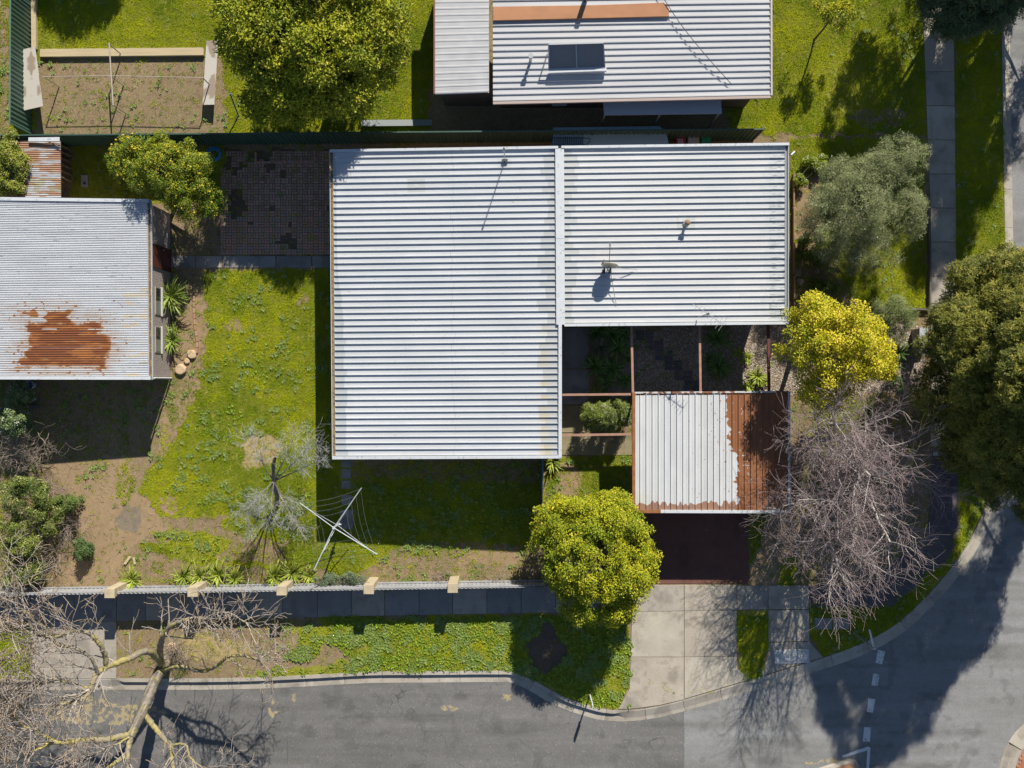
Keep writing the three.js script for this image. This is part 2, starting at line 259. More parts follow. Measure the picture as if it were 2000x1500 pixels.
{
  const f = struct('side_street_footpath', 'concrete slab footpath along the right hand street');
  const ys = []; for (let y = -125.5; y < 900; y += 66.5) ys.push(y);
  const lx = (y) => lerp(1801, 1817, clamp(y / 420)), rx = (y) => lerp(1862, 1867, clamp(y / 420));
  for (let i = 0; i + 1 < ys.length; i++) { const a = ys[i], b = Math.min(ys[i + 1], 884); slab(f, [[lx(a), a], [rx(a), a], [rx(b), b], [lx(b), b]], conc[i % 3], 0.03); }
  const g = struct('front_footpath', 'concrete slab footpath below the front fence');
  const xs = [-120, -40, 60]; for (let i = 0; i + 1 < xs.length; i++) slab(g, [[xs[i], 1156], [xs[i + 1], 1156], [xs[i + 1], 1213], [xs[i], 1213]], concGrey, 0.03);
  const ty = (x) => lerp(1156, 1144, clamp((x - 228) / 800)), by = (x) => lerp(1213, 1193, clamp((x - 228) / 1000));
  const jx = [228, 285, 352, 419, 485, 552, 620, 687, 751, 819, 884, 951, 1018, 1085, 1160, 1233];
  for (let i = 0; i + 1 < jx.length; i++) slab(g, [[jx[i], ty(jx[i])], [jx[i + 1], ty(jx[i + 1])], [jx[i + 1], by(jx[i + 1])], [jx[i], by(jx[i])]], [concGrey, conc[1]][i % 3 === 1 ? 1 : 0], 0.03);
  slab(g, [[1439, 1143], [1500, 1143], [1500, 1190], [1439, 1191]], conc[1]); slab(g, [[1500, 1143], [1580, 1143], [1580, 1190], [1500, 1190]], conc[0]);
  const c = struct('crossover', 'concrete vehicle crossing beneath the big leafless street tree');
  for (const [x0, x1] of [[60, 145], [145, 228]]) for (const [y0, y1] of [[1156, 1213], [1213, 1304], [1304, 1325]]) slab(c, rect(x0, y0, x1, y1), [concGrey, conc[1]][y0 > 1200 ? 1 : 0], 0.028);
  const d = struct('driveway_apron', 'pale concrete driveway apron between verge and kerb');
  slab(d, [[1233, 1142], [1336, 1142], [1336, 1193], [1234, 1195]], conc[1]); slab(d, [[1336, 1142], [1439, 1142], [1439, 1191], [1336, 1193]], conc[0]);
  slab(d, [[1234, 1195], [1336, 1193], [1336, 1283], [1231, 1283]], conc[2]); slab(d, [[1336, 1193], [1439, 1191], [1439, 1282], [1336, 1283]], conc[0]);
  slab(d, [[1231, 1283], [1336, 1283], [1336, 1366], [1290, 1377], [1240, 1384], [1207, 1385], [1229, 1345]], conc[0]); slab(d, [[1336, 1283], [1439, 1282], [1440, 1305], [1466, 1327], [1440, 1334], [1380, 1352], [1336, 1365]], conc[2]);
  const r = struct('pram_ramp', 'concrete kerb ramp path beside the driveway');
  slab(r, [[1500, 1191], [1580, 1191], [1581, 1252], [1500, 1254]], conc[0]); slab(r, [[1500, 1255], [1581, 1253], [1608, 1283], [1500, 1316], [1484, 1322], [1500, 1280]], conc[1]);
  slab(r, [[1590, 1206], [1625, 1207], [1625, 1230], [1590, 1229]], concGrey); slab(r, [[1626, 1206], [1659, 1205], [1659, 1229], [1626, 1230]], concGrey);
  const asp = mat([1, 1, 1], 0.9, { map: concT(70, [0.12, 0.1, 0.1], [0.06, 0.05, 0.05]) });
  setting('corner_footpath', prism(plan([[1819, 886], [1871, 886], [1873, 1040], [1855, 1090], [1742, 1186], [1581, 1186], [1581, 1143], [1690, 1146], [1812, 1042]]), -0.05, 0.022, 0.006), asp, 'dark asphalt footpath rounding the street corner');
  setting('driveway', prism(plan([[1262, 800], [1463, 800], [1463, 1140], [1240, 1140], [1262, 1080]]), -0.05, 0.02, 0.006), mat([1, 1, 1], 0.9, { map: concT(74, [0.17, 0.075, 0.052], [0.06, 0.036, 0.028]) }), 'dark maroon concrete driveway below the carport');
  setting('tactile_strip', prism(plan([[1822, 883], [1870, 882], [1870, 889], [1822, 890]]), 0.01, 0.04), mat([0.5, 0.5, 0.48], 0.8), 'pale strip where the slab footpath meets the asphalt corner path');
  const y = struct('yard_path', 'narrow concrete slab path from shed to house');
  for (const [a, b] of [[334, 382], [383, 434], [435, 539], [540, 609], [610, 668]]) slab(y, rect(a, 500, b, 523), [concGrey, conc[1]][(a / 50 | 0) % 2], 0.03);
  const p = struct('courtyard_path', 'worn concrete path along the house in the courtyard');
  const greeny = mat([1, 1, 1], 0.9, { map: concT(78, [0.27, 0.225, 0.125], [0.14, 0.11, 0.06]) });
  slab(p, rect(1080, 640, 1150, 720), concGrey, 0.03); slab(p, rect(1080, 721, 1150, 790), concGrey, 0.03); slab(p, rect(1080, 791, 1143, 845), greeny, 0.03); slab(p, [[1080, 846], [1235, 846], [1235, 889], [1080, 889]], greeny, 0.03);
  const st = struct('stepping_path', 'grey stepping slabs leading from house to clothesline');
  for (const [x0, y0, x1, y1] of [[667, 880, 686, 913], [667, 915, 686, 935], [667, 938, 685, 955], [667, 966, 687, 986], [664, 995, 690, 1034]]) slab(st, rect(x0, y0, x1, y1), concGrey, 0.025);
}
const brickM = [[0.46, 0.25, 0.18], [0.4, 0.25, 0.185], [0.36, 0.28, 0.22], [0.5, 0.27, 0.195]].map((c) => mat([1, 1, 1], 0.92, { map: tex(64, 64, (u, v) => { const g = (0.75 + 0.5 * fbm(u * 6, v * 6, 3, 80 + c[0] * 100 | 0)) * (0.85 + 0.3 * hash(u * 64 | 0, v * 64 | 0, 81)); return [c[0] * g, c[1] * g, c[2] * g]; }, [3, 3]) }));
{ // basket-weave paving
  const p = struct('brick_paving', 'mossy basket weave brick paving behind the house');
  const g0 = prism([[-0.107, -0.0485], [0.107, -0.0485], [0.107, 0.0485], [-0.107, 0.0485]], -0.05, 0.022, 0.006), rest = [];
  const o = W(436, 300), n = 19; let cnt = 0;
  const spots = [];
  for (let j = 0; j < n; j++) for (let i = 0; i < 21; i++) for (const s of [-1, 1]) {
    const t = (i + j) % 2, x = o.x + i * 0.232 + (t ? s * 0.058 : 0), z = o.z + j * 0.232 + (t ? 0 : s * 0.058);
    const px = x * S + 1000, py = z * S + 750; if (px > 668 || py > 497 || (px > 448 && px < 476 && py > 372 && py < 402)) continue; if (fbm(px * 0.03, py * 0.03, 2, 85) > 0.72) continue;
    spots.push([x, z, t, py]);
  }
  spots.sort((a, b) => b[3] - a[3]);
  for (const [x, z, t] of spots) {
    if (cnt++ < 300) { const m = new THREE.Mesh(g0, brickM[(rnd() * 4) | 0]); m.name = 'brick'; m.position.set(x, rr(-0.006, 0.004), z); m.rotation.set(rr(-0.02, 0.02), t ? Math.PI / 2 + rr(-0.03, 0.03) : rr(-0.03, 0.03), rr(-0.02, 0.02)); p.add(m); } else rest.push([x, z, t]);
  }
  const im = new THREE.InstancedMesh(g0, brickM[1], rest.length), q = new THREE.Object3D();
  rest.forEach(([x, z, t], i) => { q.position.set(x, rr(-0.006, 0.004), z); q.rotation.set(0, t ? Math.PI / 2 : 0, 0); q.updateMatrix(); im.setMatrixAt(i, q.matrix); const g = rr(0.8, 1.2); im.setColorAt(i, lin(g, g, g)); });
  im.name = 'brick_field'; im.userData.kind = 'stuff'; p.add(im);
  const c = struct('courtyard_paving', 'zigzag of dark rectangular pavers across the courtyard gravel');
  const pm = [mat([0.12, 0.1, 0.105], 0.85), mat([0.145, 0.12, 0.12], 0.85), mat([0.105, 0.095, 0.105], 0.85)];
  for (let k = 0; k < 7; k++) { const x = 1241 + k * 19, y = 646 + k * 19.3; for (const [dx, dy, w] of [[0, 0, 17], [17.6, 0, 17], [0, 9.8, 15], [15.6, 9.8, 19]]) slab(c, rect(x + dx, y + dy, x + dx + w, y + dy + 9.2), pm[(rnd() * 3) | 0], 0.03, 'paver', 0.004); }
}
// ---------------------------------------------------------------- road paint, tactile pad, islands
const paintT = tex(256, 256, (u, v) => { const w = fbm(u * 14, v * 14, 4, 90); const c = w > 0.7 ? [0.4, 0.4, 0.39] : [0.66, 0.65, 0.63]; const g = 0.9 + 0.2 * hash(u * 256 | 0, v * 256 | 0, 91); return [c[0] * g, c[1] * g, c[2] * g]; }, [0.7, 0.7]);
const paint = mat([1, 1, 1], 0.7, { map: paintT });
{
  const d = [[[1717, 1271], [1731, 1274], [1725, 1299], [1712, 1296]], [[1708, 1317], [1720, 1319], [1716, 1342], [1704, 1340]], [[1698, 1366], [1712, 1367], [1707, 1394], [1695, 1392]], [[1690, 1422], [1703, 1423], [1701, 1451], [1687, 1450]]];
  d.forEach((p, i) => setting('road_dash', planar(prism(plan(p), -0.123, -0.118)), paint, ['nearest the kerb', 'second from the kerb', 'third from the kerb', 'farthest from the kerb'].map((s) => 'white painted road dash, ' + s)[i]));
  setting('road_line', prism(plan([[1646, 1478], [1698, 1460], [1702, 1463], [1697, 1540], [1692, 1540], [1696, 1468], [1648, 1482]]), -0.123, -0.118), paint, 'white painted outline at the traffic island nose');
}
{
  const t = struct('tactile_pad', 'white studded tactile pad on the kerb ramp');
  const c = W(1546, 1281.5), w = 67 / S, h = 27 / S, white = mat([0.6, 0.59, 0.56], 0.7);
  part('pad', obox(V(c.x, 0.044, c.z), w, 0.02, h, 0.04), white, t);
  const im = new THREE.InstancedMesh(new THREE.CylinderGeometry(0.011, 0.018, 0.012, 8), mat([0.5, 0.49, 0.47], 0.7), 28 * 11), q = new THREE.Object3D(); let k = 0;
  for (let i = 0; i < 28; i++) for (let j = 0; j < 11; j++) { const x = (i - 13.5) * 0.051, z = (j - 5) * 0.051; q.position.set(c.x + x * Math.cos(0.04) + z * Math.sin(0.04), 0.059, c.z - x * Math.sin(0.04) + z * Math.cos(0.04)); q.updateMatrix(); im.setMatrixAt(k++, q.matrix); }
  im.name = 'stud'; im.userData.kind = 'stuff'; t.add(im);
  const ring = (cx, cy, R, wpx, a0, a1, n, parent) => {
    for (let k = 0; k < n; k++) {
      const pr = [], b0 = lerp(a0, a1, (k + 0.012) / n), b1 = lerp(a0, a1, (k + 0.988) / n);
      for (let i = 0; i <= 6; i++) { const a = lerp(b0, b1, i / 6); pr.push([0, 5, 12, wpx].map((o, j) => { const p = W(cx + (R - o) * Math.cos(a), cy + (R - o) * Math.sin(a)); p.y = [-0.13, -0.1, 0.0, 0.02][j]; return p; })); }
      const q = []; for (let i = 0; i < 6; i++) for (let j = 0; j < 3; j++) q.push([pr[i][j], pr[i + 1][j], pr[i + 1][j + 1], pr[i][j + 1]]);
      for (const e of [pr[0], pr[6]]) q.push([e[0], e[1], e[2], e[3]]);
      part('kerb_stone', planar(quads(q)), kerbMat[k % 2], parent);
    }
  };
  const ra = thing('roundabout', 'round brick paved roundabout island with a sloping concrete kerb', 'traffic island');
  ring(2094, 1522, 141, 28, 0, Math.PI * 2, 12, ra);
  part('bed', prism(Array.from({ length: 40 }, (_, i) => { const p = W(2094 + 115 * Math.cos(i / 40 * 6.283), 1522 + 115 * Math.sin(i / 40 * 6.283)); return [p.x, p.z]; }), -0.1, 0.01), mat([0.32, 0.2, 0.15], 0.9), ra);
  const bg = prism([[-0.112, -0.05], [0.112, -0.05], [0.112, 0.05], [-0.112, 0.05]], 0, 0.035, 0.005), orange = [mat([0.42, 0.16, 0.08], 0.9), mat([0.36, 0.14, 0.075], 0.9), mat([0.45, 0.2, 0.11], 0.9)];
  for (let j = -14; j <= 14; j++) for (let i = -3; i < 20; i++) { const x = 2000 + i * 10.8 + (j % 2 ? 5.4 : 0) - 5, y = 1522 + j * 5.1, d = Math.hypot(x - 2094, y - 1522); if (d > 108 || x > 2040) continue; const p = W(x, y), m = new THREE.Mesh(bg, orange[(rnd() * 3) | 0]); m.name = 'brick'; m.position.set(p.x, 0.005, p.z); ra.add(m); }
  const is = thing('splitter_island', 'long traffic island nose with a pale rounded kerb', 'traffic island');
  const nose = []; for (let i = 0; i <= 12; i++) { const a = -1.9 + i / 12 * 3.2; nose.push([1663 + 17 * Math.cos(a), 1501 + 17 * Math.sin(a)]); }
  const outer = [[1590, 1506], [1620, 1496], [1640, 1489], ...nose.slice(1), [1668, 1560], [1570, 1580]];
  const cen = [1628, 1530], inner = outer.map(([x, y]) => { const dx = x - cen[0], dy = y - cen[1], l = Math.hypot(dx, dy); return [x - dx / l * 9, y - dy / l * 9]; });
  const oq = []; for (let i = 0; i < outer.length; i++) { const j = (i + 1) % outer.length, a = W(...outer[i]), b = W(...outer[j]), c2 = W(...inner[j]), d = W(...inner[i]); a.y = b.y = -0.13; const a1 = a.clone().lerp(d, 0.25), b1 = b.clone().lerp(c2, 0.25); a1.y = b1.y = -0.02; c2.y = d.y = 0.0; oq.push([a, b, b1, a1], [a1, b1, c2, d]); }
  part('kerb_stone', planar(quads(oq)), conc[2], is); part('bed', prism(plan(inner), -0.12, -0.01), mat([0.4, 0.2, 0.11], 0.9), is);
}
// ---------------------------------------------------------------- metal sheet roofs
function ribPanel(A, B, C, D, t0, t1, rib, prof) {                      // one roof sheet: flat pan and an upstanding rib along A-B
  const q = [], at = (s, t, h) => { const p = bil(A, B, C, D, s, t); p.y += h; return p; };
  for (let i = 0; i + 1 < prof.length; i++) { const [a, ha] = prof[i], [b, hb] = prof[i + 1], ta = lerp(t0, t1, a), tb = lerp(t0, t1, b); q.push([at(0, ta, ha * rib), at(0, tb, hb * rib), at(1, tb, hb * rib), at(1, ta, ha * rib), [0, ta, 0, tb, 1, tb, 1, ta]]); }
  return quads(q);
}
const PAN = [[0, 0], [0.3, 0], [0.36, 0.04], [0.42, 0], [0.82, 0], [0.845, 1], [0.925, 1], [0.95, 0], [1, 0]];
function corrPanel(A, B, C, D, t0, t1, waves, amp) {
  const q = [], n = waves * 6; let prev;
  for (let i = 0; i <= n; i++) { const t = lerp(t0, t1, i / n), y = amp * Math.cos(i / 6 * Math.PI * 2), a = bil(A, B, C, D, 0, t), b = bil(A, B, C, D, 1, t); a.y += y; b.y += y; if (prev) q.push([prev[0], a, b, prev[1], [0, prev[2], 0, t, 1, t, 1, prev[2]]]); prev = [a, b, t]; }
  return quads(q);
}
const wallT = (c, s) => tex(256, 256, (u, v) => { const g = (0.7 + 0.5 * hash(u * 256 | 0, v * 256 | 0, s)) * (0.8 + 0.4 * fbm(u * 8, v * 8, 3, s + 1)); return [c[0] * g, c[1] * g, c[2] * g]; }, [0.4, 0.4]);
const streaky = (u, v, s) => fbm(u * 3, v * 160, 3, s);
const zincA = tex(1024, 1024, (u, v) => {                               // house roof, wing by the back lawn: u from gutter to ridge
  const st = streaky(u, v, 100), b = fbm(u * 5, v * 14, 4, 103), f = hash(u * 1024 | 0, v * 1024 | 0, 104); const row = v * 49 | 0, rowJ = hash(row, 3, 105);
  let g = 0.55 + 0.08 * (b - 0.5) + 0.08 * (st - 0.5) + 0.03 * (f - 0.5) + 0.03 * (rowJ - 0.5); let c = [g * 0.985, g, g * 1.02];
  const edge = 0.02 + 0.03 * smooth(0.35, 0.6, v) * (0.7 + 0.5 * hash(row, 1, 106)) - 0.01 * (1 - v);
  if (u < edge) c = mix(c, [0.34, 0.365, 0.37], 0.6);
  if (u > 1.0 - 0.03 - 0.05 * hash(row, 9, 107) - 0.02 * smooth(0, 0.5, v)) c = mix(c, [0.36, 0.36, 0.345], 0.55);
  const yel = smooth(0.89, 0.93, u) * (1 - smooth(0.95, 0.965, u)) * smooth(0.45, 0.8, v) * smooth(0.4, 0.6, vn(v * 90, 2, 108)); c = mix(c, [0.52, 0.43, 0.24], 0.5 * yel);
  if (fbm(u * 16, v * 220, 3, 110) > 0.8) c = mix(c, [0.4, 0.43, 0.44], 0.45);
  if (u > 0.33 && u < 0.41 && v > 0.09 && v < 0.135 && vn(u * 40, v * 300, 111) > 0.25) c = mix(c, [0.42, 0.44, 0.42], 0.7);
  { const dirt = smooth(0.5, 0.68, fbm(u * 7 + 3, v * 12, 4, 116)) * (0.4 + 0.8 * st); c = mix(c, [0.42, 0.46, 0.49], 0.24 * dirt); const lap = 0.52 + 0.02 * hash(row, 5, 117); if (Math.abs(u - lap) < 0.0011) c = mix(c, [0.3, 0.32, 0.33], 0.5); }
  if (Math.abs(u - 0.76) < 0.03 && v > 0.03 && v < 0.06) c = mix(c, [0.42, 0.44, 0.42], 0.4);
  if (fbm(u * 60, v * 160, 3, 115) > 0.86) c = [0.4, 0.34, 0.25];
  return c;
});
const zincB = tex(1024, 1024, (u, v) => {                               // wing by the street: u from ridge to gutter
  const st = streaky(u, v * 0.6, 120), b = fbm(u * 5, v * 10, 4, 123), f = hash(u * 1024 | 0, v * 1024 | 0, 124), row = v * 28 | 0; 
  let g = 0.55 + 0.08 * (b - 0.5) + 0.08 * (st - 0.5) + 0.03 * (f - 0.5); let c = [g, g, g];
  if (u < 0.03 + 0.05 * hash(row, 2, 125)) c = mix(c, [0.36, 0.37, 0.35], 0.5);
  if (u > 0.93 - 0.05 * hash(row, 4, 126) && vn(u * 60, v * 200, 127) > 0.3) c = mix(c, [0.44, 0.47, 0.48], 0.5);
  if (u > 0.93 && fbm(u * 40, v * 260, 3, 128) > 0.62) c = mix(c, [0.2, 0.22, 0.22], 0.7);
  { const dirt = smooth(0.5, 0.68, fbm(u * 7 + 8, v * 10, 4, 131)) * (0.4 + 0.8 * st); c = mix(c, [0.42, 0.46, 0.49], 0.24 * dirt); }
  if (Math.abs(u - 0.555) < 0.042 && Math.abs(v - 0.435) < 0.04) c = mix(c, [0.44, 0.46, 0.44], 0.75 * (vn(u * 90, v * 30, 129) > 0.2));
  if (fbm(u * 16, v * 140, 3, 130) > 0.8) c = mix(c, [0.4, 0.42, 0.42], 0.45);
  return c;
});
const flash = mat([0.58, 0.6, 0.62], 0.6, { map: tex(256, 256, (u, v) => { const g = 0.88 + 0.16 * fbm(u * 9, v * 9, 4, 140) - (fbm(u * 20, v * 20, 3, 141) > 0.72 ? 0.25 : 0); return [g, g, g]; }, [0.5, 0.5]) });
const gutterIn = mat([1, 1, 1], 0.95, { map: tex(256, 256, (u, v) => { const f = fbm(u * 20, v * 20, 4, 142), c = f > 0.55 ? [0.3, 0.2, 0.07] : [0.16, 0.1, 0.05]; const g = 0.7 + 0.6 * hash(u * 256 | 0, v * 256 | 0, 143); return [c[0] * g, c[1] * g, c[2] * g]; }, [0.7, 0.7]) });
const brickWall = mat([1, 1, 1], 0.92, { map: wallT([0.22, 0.14, 0.1], 145) }), render = mat([1, 1, 1], 0.92, { map: wallT([0.3, 0.28, 0.25], 147) });
const glass = mat([0.03, 0.035, 0.04], 0.08), darkWood = mat([0.08, 0.05, 0.035], 0.8), whitePaint = mat([0.58, 0.59, 0.6], 0.55);
function gutter(parent, a, b, w, name = 'gutter', m = flash, inside = gutterIn) { // open channel hung along an eave, inner lining a piece of its own
  const d = b.clone().sub(a).normalize(), s = new THREE.Vector3().crossVectors(d, V(0, 1, 0)).normalize(), off = (o, y) => [a.clone().addScaledVector(s, o).setY(a.y + y), b.clone().addScaledVector(s, o).setY(b.y + y)];
  const g = [bar(...off(0, -0.055), 0.012, 0.11), bar(...off(w, -0.06), 0.02, 0.12), bar(...off(w / 2, -0.115), Math.abs(w), 0.012)];
  const o = part(name, g, m, parent); part('leaf_litter', bar(...off(w / 2, -0.07), Math.abs(w) - 0.035, 0.04), inside, o); return o;
}
// ---- the house
{
  const A = W(651, 298, 2.75), B = W(1090, 291, 3.12), C = W(1094, 889, 3.12), D = W(656, 891, 2.75);
  const E = W(1096, 291, 3.12), F = W(1533, 285, 2.75), G = W(1533, 628, 2.75), I = W(1097, 632, 3.12);
  const h = thing('house', 'long low house under a white ribbed metal roof, two wings meeting at a ridge', 'house', V(0, 0, 0));
  const inset = 0.45, zt = A.z + inset, zb = D.z - inset, xl = A.x + inset, xr = C.x - 0.12;
  part('wall', [box(xl, xl + 0.12, 0, 2.55, zt, zb), box(xl, xr, 0, 2.55, zb - 0.12, zb), box(xl, xr, 0, 2.55, zt, zt + 0.12), box(xr - 0.12, xr, 0, 2.9, I.z - 0.5, zb)], brickWall, h);
  const wx = F.x - inset, wz = G.z - 0.5;
  part('wall', [box(xr, wx, 0, 2.55, zt, zt + 0.12), box(wx - 0.12, wx, 0, 2.55, zt, wz), box(xr, wx, 0, 2.55, wz - 0.12, wz)], brickWall, h);
  const slabRoof = (a, b, c, d) => { const up = [a, b, c, d].map((p) => p.clone().setY(p.y - 0.03)), lo = up.map((p) => p.clone().setY(p.y - 0.12)); return planar(quads([[up[3], up[2], up[1], up[0]], [lo[0], lo[1], lo[2], lo[3]], ...[0, 1, 2, 3].map((i) => [up[i], up[(i + 1) % 4], lo[(i + 1) % 4], lo[i]])])); };
  const r1 = part('roof', slabRoof(A, B, C, D), whitePaint, h), r2 = part('roof', slabRoof(E, F, G, I), whitePaint, h);
  const m1 = mat([1, 1, 1], 0.5, { map: zincA }), m2 = mat([1, 1, 1], 0.5, { map: zincB });
  for (let i = 0; i < 49; i++) part('roof_sheet', ribPanel(A, B, C, D, i / 49, (i + 1) / 49, 0.062, PAN), m1, r1);
  for (let i = 0; i < 28; i++) part('roof_sheet', ribPanel(E, F, G, I, i / 28, (i + 1) / 28, 0.062, PAN), m2, r2);
  const cap0 = W(1093, 290, 3.19), cap1 = W(1094, 466, 3.19), cap2 = W(1095, 634, 3.19);
  part('ridge_cap', bar(cap0, cap1, 0.34, 0.03), flash, h); part('ridge_cap', bar(cap1.clone().add(V(0, 0.004, 0.012)), cap2.clone().add(V(0, 0.004, 0)), 0.34, 0.03), flash, h);
  part('barge_cap', bar(W(1094, 634, 3.17), W(1094, 893, 3.17), 0.13, 0.09), flash, h);
  gutter(h, A.clone().add(V(-0.005, 0.03, -0.08)), D.clone().add(V(-0.005, 0.03, 0.1)), 0.13); gutter(h, F.clone().add(V(0.005, 0.03, -0.08)), G.clone().add(V(0.005, 0.03, 0.06)), -0.13, 'gutter', flash, mat([0.2, 0.21, 0.22], 0.8));
  part('barge_cap', bar(A.clone().add(V(-0.12, 0.05, -0.05)), B.clone().add(V(0, 0.05, -0.05)), 0.1, 0.1), flash, h); part('barge_cap', bar(D.clone().add(V(-0.13, 0.03, 0.06)), C.clone().add(V(0.06, 0.05, 0.06)), 0.12, 0.09), flash, h);
  part('barge_cap', bar(E.clone().add(V(0, 0.05, -0.05)), F.clone().add(V(0.14, 0.07, -0.05)), 0.1, 0.12), flash, h); part('barge_cap', bar(I.clone().add(V(0.1, 0.05, 0.06)), G.clone().add(V(0.14, 0.06, 0.06)), 0.11, 0.1), flash, h);
  for (const x of [1190, 1300, 1420]) { const p = W(x, 640, 0), w = part('window', box(p.x - 0.8, p.x + 0.8, 0.9, 2.1, wz, wz + 0.03), whitePaint, h); part('pane', box(p.x - 0.74, p.x - 0.02, 0.96, 2.04, wz + 0.028, wz + 0.036), glass, w); part('pane', box(p.x + 0.02, p.x + 0.74, 0.96, 2.04, wz + 0.028, wz + 0.036), glass, w); }
  part('downpipe', rod(W(1545, 303, 2.6), W(1552, 296, 2.55), 0.04), whitePaint, h); part('downpipe', rod(V(F.x + 0.1, 0, F.z + 0.4), V(F.x + 0.1, 2.65, F.z + 0.4), 0.04), whitePaint, h);
}
// roof fittings
const steel = mat([0.42, 0.43, 0.44], 0.45, { metalness: 0.4 }), darkSteel = mat([0.07, 0.08, 0.09], 0.5, { metalness: 0.4 }), rustT = tex(256, 256, (u, v) => { const b = fbm(u * 10, v * 10, 4, 150), g = 0.75 + 0.5 * hash(u * 256 | 0, v * 256 | 0, 151); const c = mix([0.2, 0.075, 0.03], [0.36, 0.16, 0.06], b); return [c[0] * g, c[1] * g, c[2] * g]; }, [0.8, 0.8]), rust = mat([1, 1, 1], 0.9, { map: rustT });
{
  const y = 3.03, b = W(986, 315, y), t = thing('antenna_mast', 'bare thin mast standing on the wing of the roof nearest the lawn', 'mast', b);
  part('pole', rod(b, b.clone().add(V(-0.02, 1.95, 0.0)), 0.022), steel, t); part('base_plate', obox(b.clone().add(V(0, 0.06, 0)), 0.22, 0.1, 0.14), darkSteel, t); part('finial', rod(b.clone().add(V(-0.02, 1.9, 0)), b.clone().add(V(-0.02, 2.05, 0)), 0.035), darkSteel, t);
  const f = W(1339, 438, 2.93), v = thing('roof_vent', 'small round rusty vent cap on a pipe through the roof', 'vent', f);
  part('pipe', rod(f, f.clone().add(V(0, 0.36, 0)), 0.055, 12), steel, v); part('cap', new THREE.SphereGeometry(0.12, 16, 10).scale(1, 0.75, 1).translate(f.x, f.y + 0.42, f.z), mat([0.3, 0.19, 0.11], 0.8), v); part('collar', rod(f.clone().add(V(0, 0.0, 0)), f.clone().add(V(0, 0.1, 0)), 0.13, 14, 0.06), mat([0.4, 0.41, 0.4], 0.7), v);
}
{ // satellite dish facing the sun side of the block
  const y = 3.05, base = W(1188, 521, y), t = thing('satellite_dish', 'cream satellite dish on a braced mast, throwing a big oval shadow on the roof', 'satellite dish', base);
  const g = new THREE.SphereGeometry(1.1, 28, 8, 0, Math.PI * 2, 0, 0.34); g.scale(0.92, 1, 1.2); g.translate(0, -1.1, 0); g.rotateX(Math.PI / 2 * 1.0); const g2 = g.clone().scale(1, 1, 1); g2.translate(0, 0, -0.012);
  const c = base.clone().add(V(0.0, 0.62, -0.05)); for (const q of [g, g2]) { q.rotateX(Math.PI - 0.06); q.rotateY(-0.12); q.translate(c.x, c.y, c.z); }
  part('dish', [g, g2], mat([0.68, 0.6, 0.45], 0.6), t);
  part('mast', rod(base, base.clone().add(V(0, 0.62, 0.12)), 0.025), steel, t);
  const lnb = c.clone().add(V(0.02, -0.12, -0.7)); part('feed_arm', rod(base.clone().add(V(0, 0.3, 0)), lnb, 0.012), darkSteel, t); part('feed_horn', rod(lnb.clone().add(V(0, 0, 0.03)), lnb.clone().add(V(0, 0.03, -0.12)), 0.045, 10, 0.035), steel, t);
  for (const dx of [-0.19, 0.05]) part('bracket', [obox(base.clone().add(V(dx, 0.12, 0.2)), 0.12, 0.1, 0.16), obox(base.clone().add(V(dx, 0.3, 0.14)), 0.05, 0.3, 0.06)], darkSteel, t);
  for (const [x, z] of [[1246, 526], [1204, 596]]) part('stay', rod(base.clone().add(V(0, 0.45, 0.1)), W(x, z, y + 0.02), 0.014), steel, t);
}
{ // television aerial on a tall mast over the courtyard eave
  const top = W(1383, 613, 4.9), foot = V(top.x, 3.0, top.z - 0.02), t = thing('television_aerial', 'spiky television aerial high above the courtyard edge of the roof', 'aerial', foot);
  part('mast', rod(foot, top, 0.02), steel, t);
  const a = W(1354, 594, 4.9), b = W(1412, 633, 4.9), d = b.clone().sub(a).normalize(), s = V(-d.z, 0, d.x); part('boom', rod(a, b, 0.012), steel, t);
  for (let k = 0; k < 10; k++) { const p = a.clone().lerp(b, k / 9), l = 0.1 + 0.012 * k + (k > 7 ? 0.1 : 0); part('element', rod(p.clone().addScaledVector(s, -l), p.clone().addScaledVector(s, l), 0.007, 6), steel, t); }
  part('junction_box', obox(top, 0.09, 0.06, 0.07, 0.6), darkSteel, t);
}
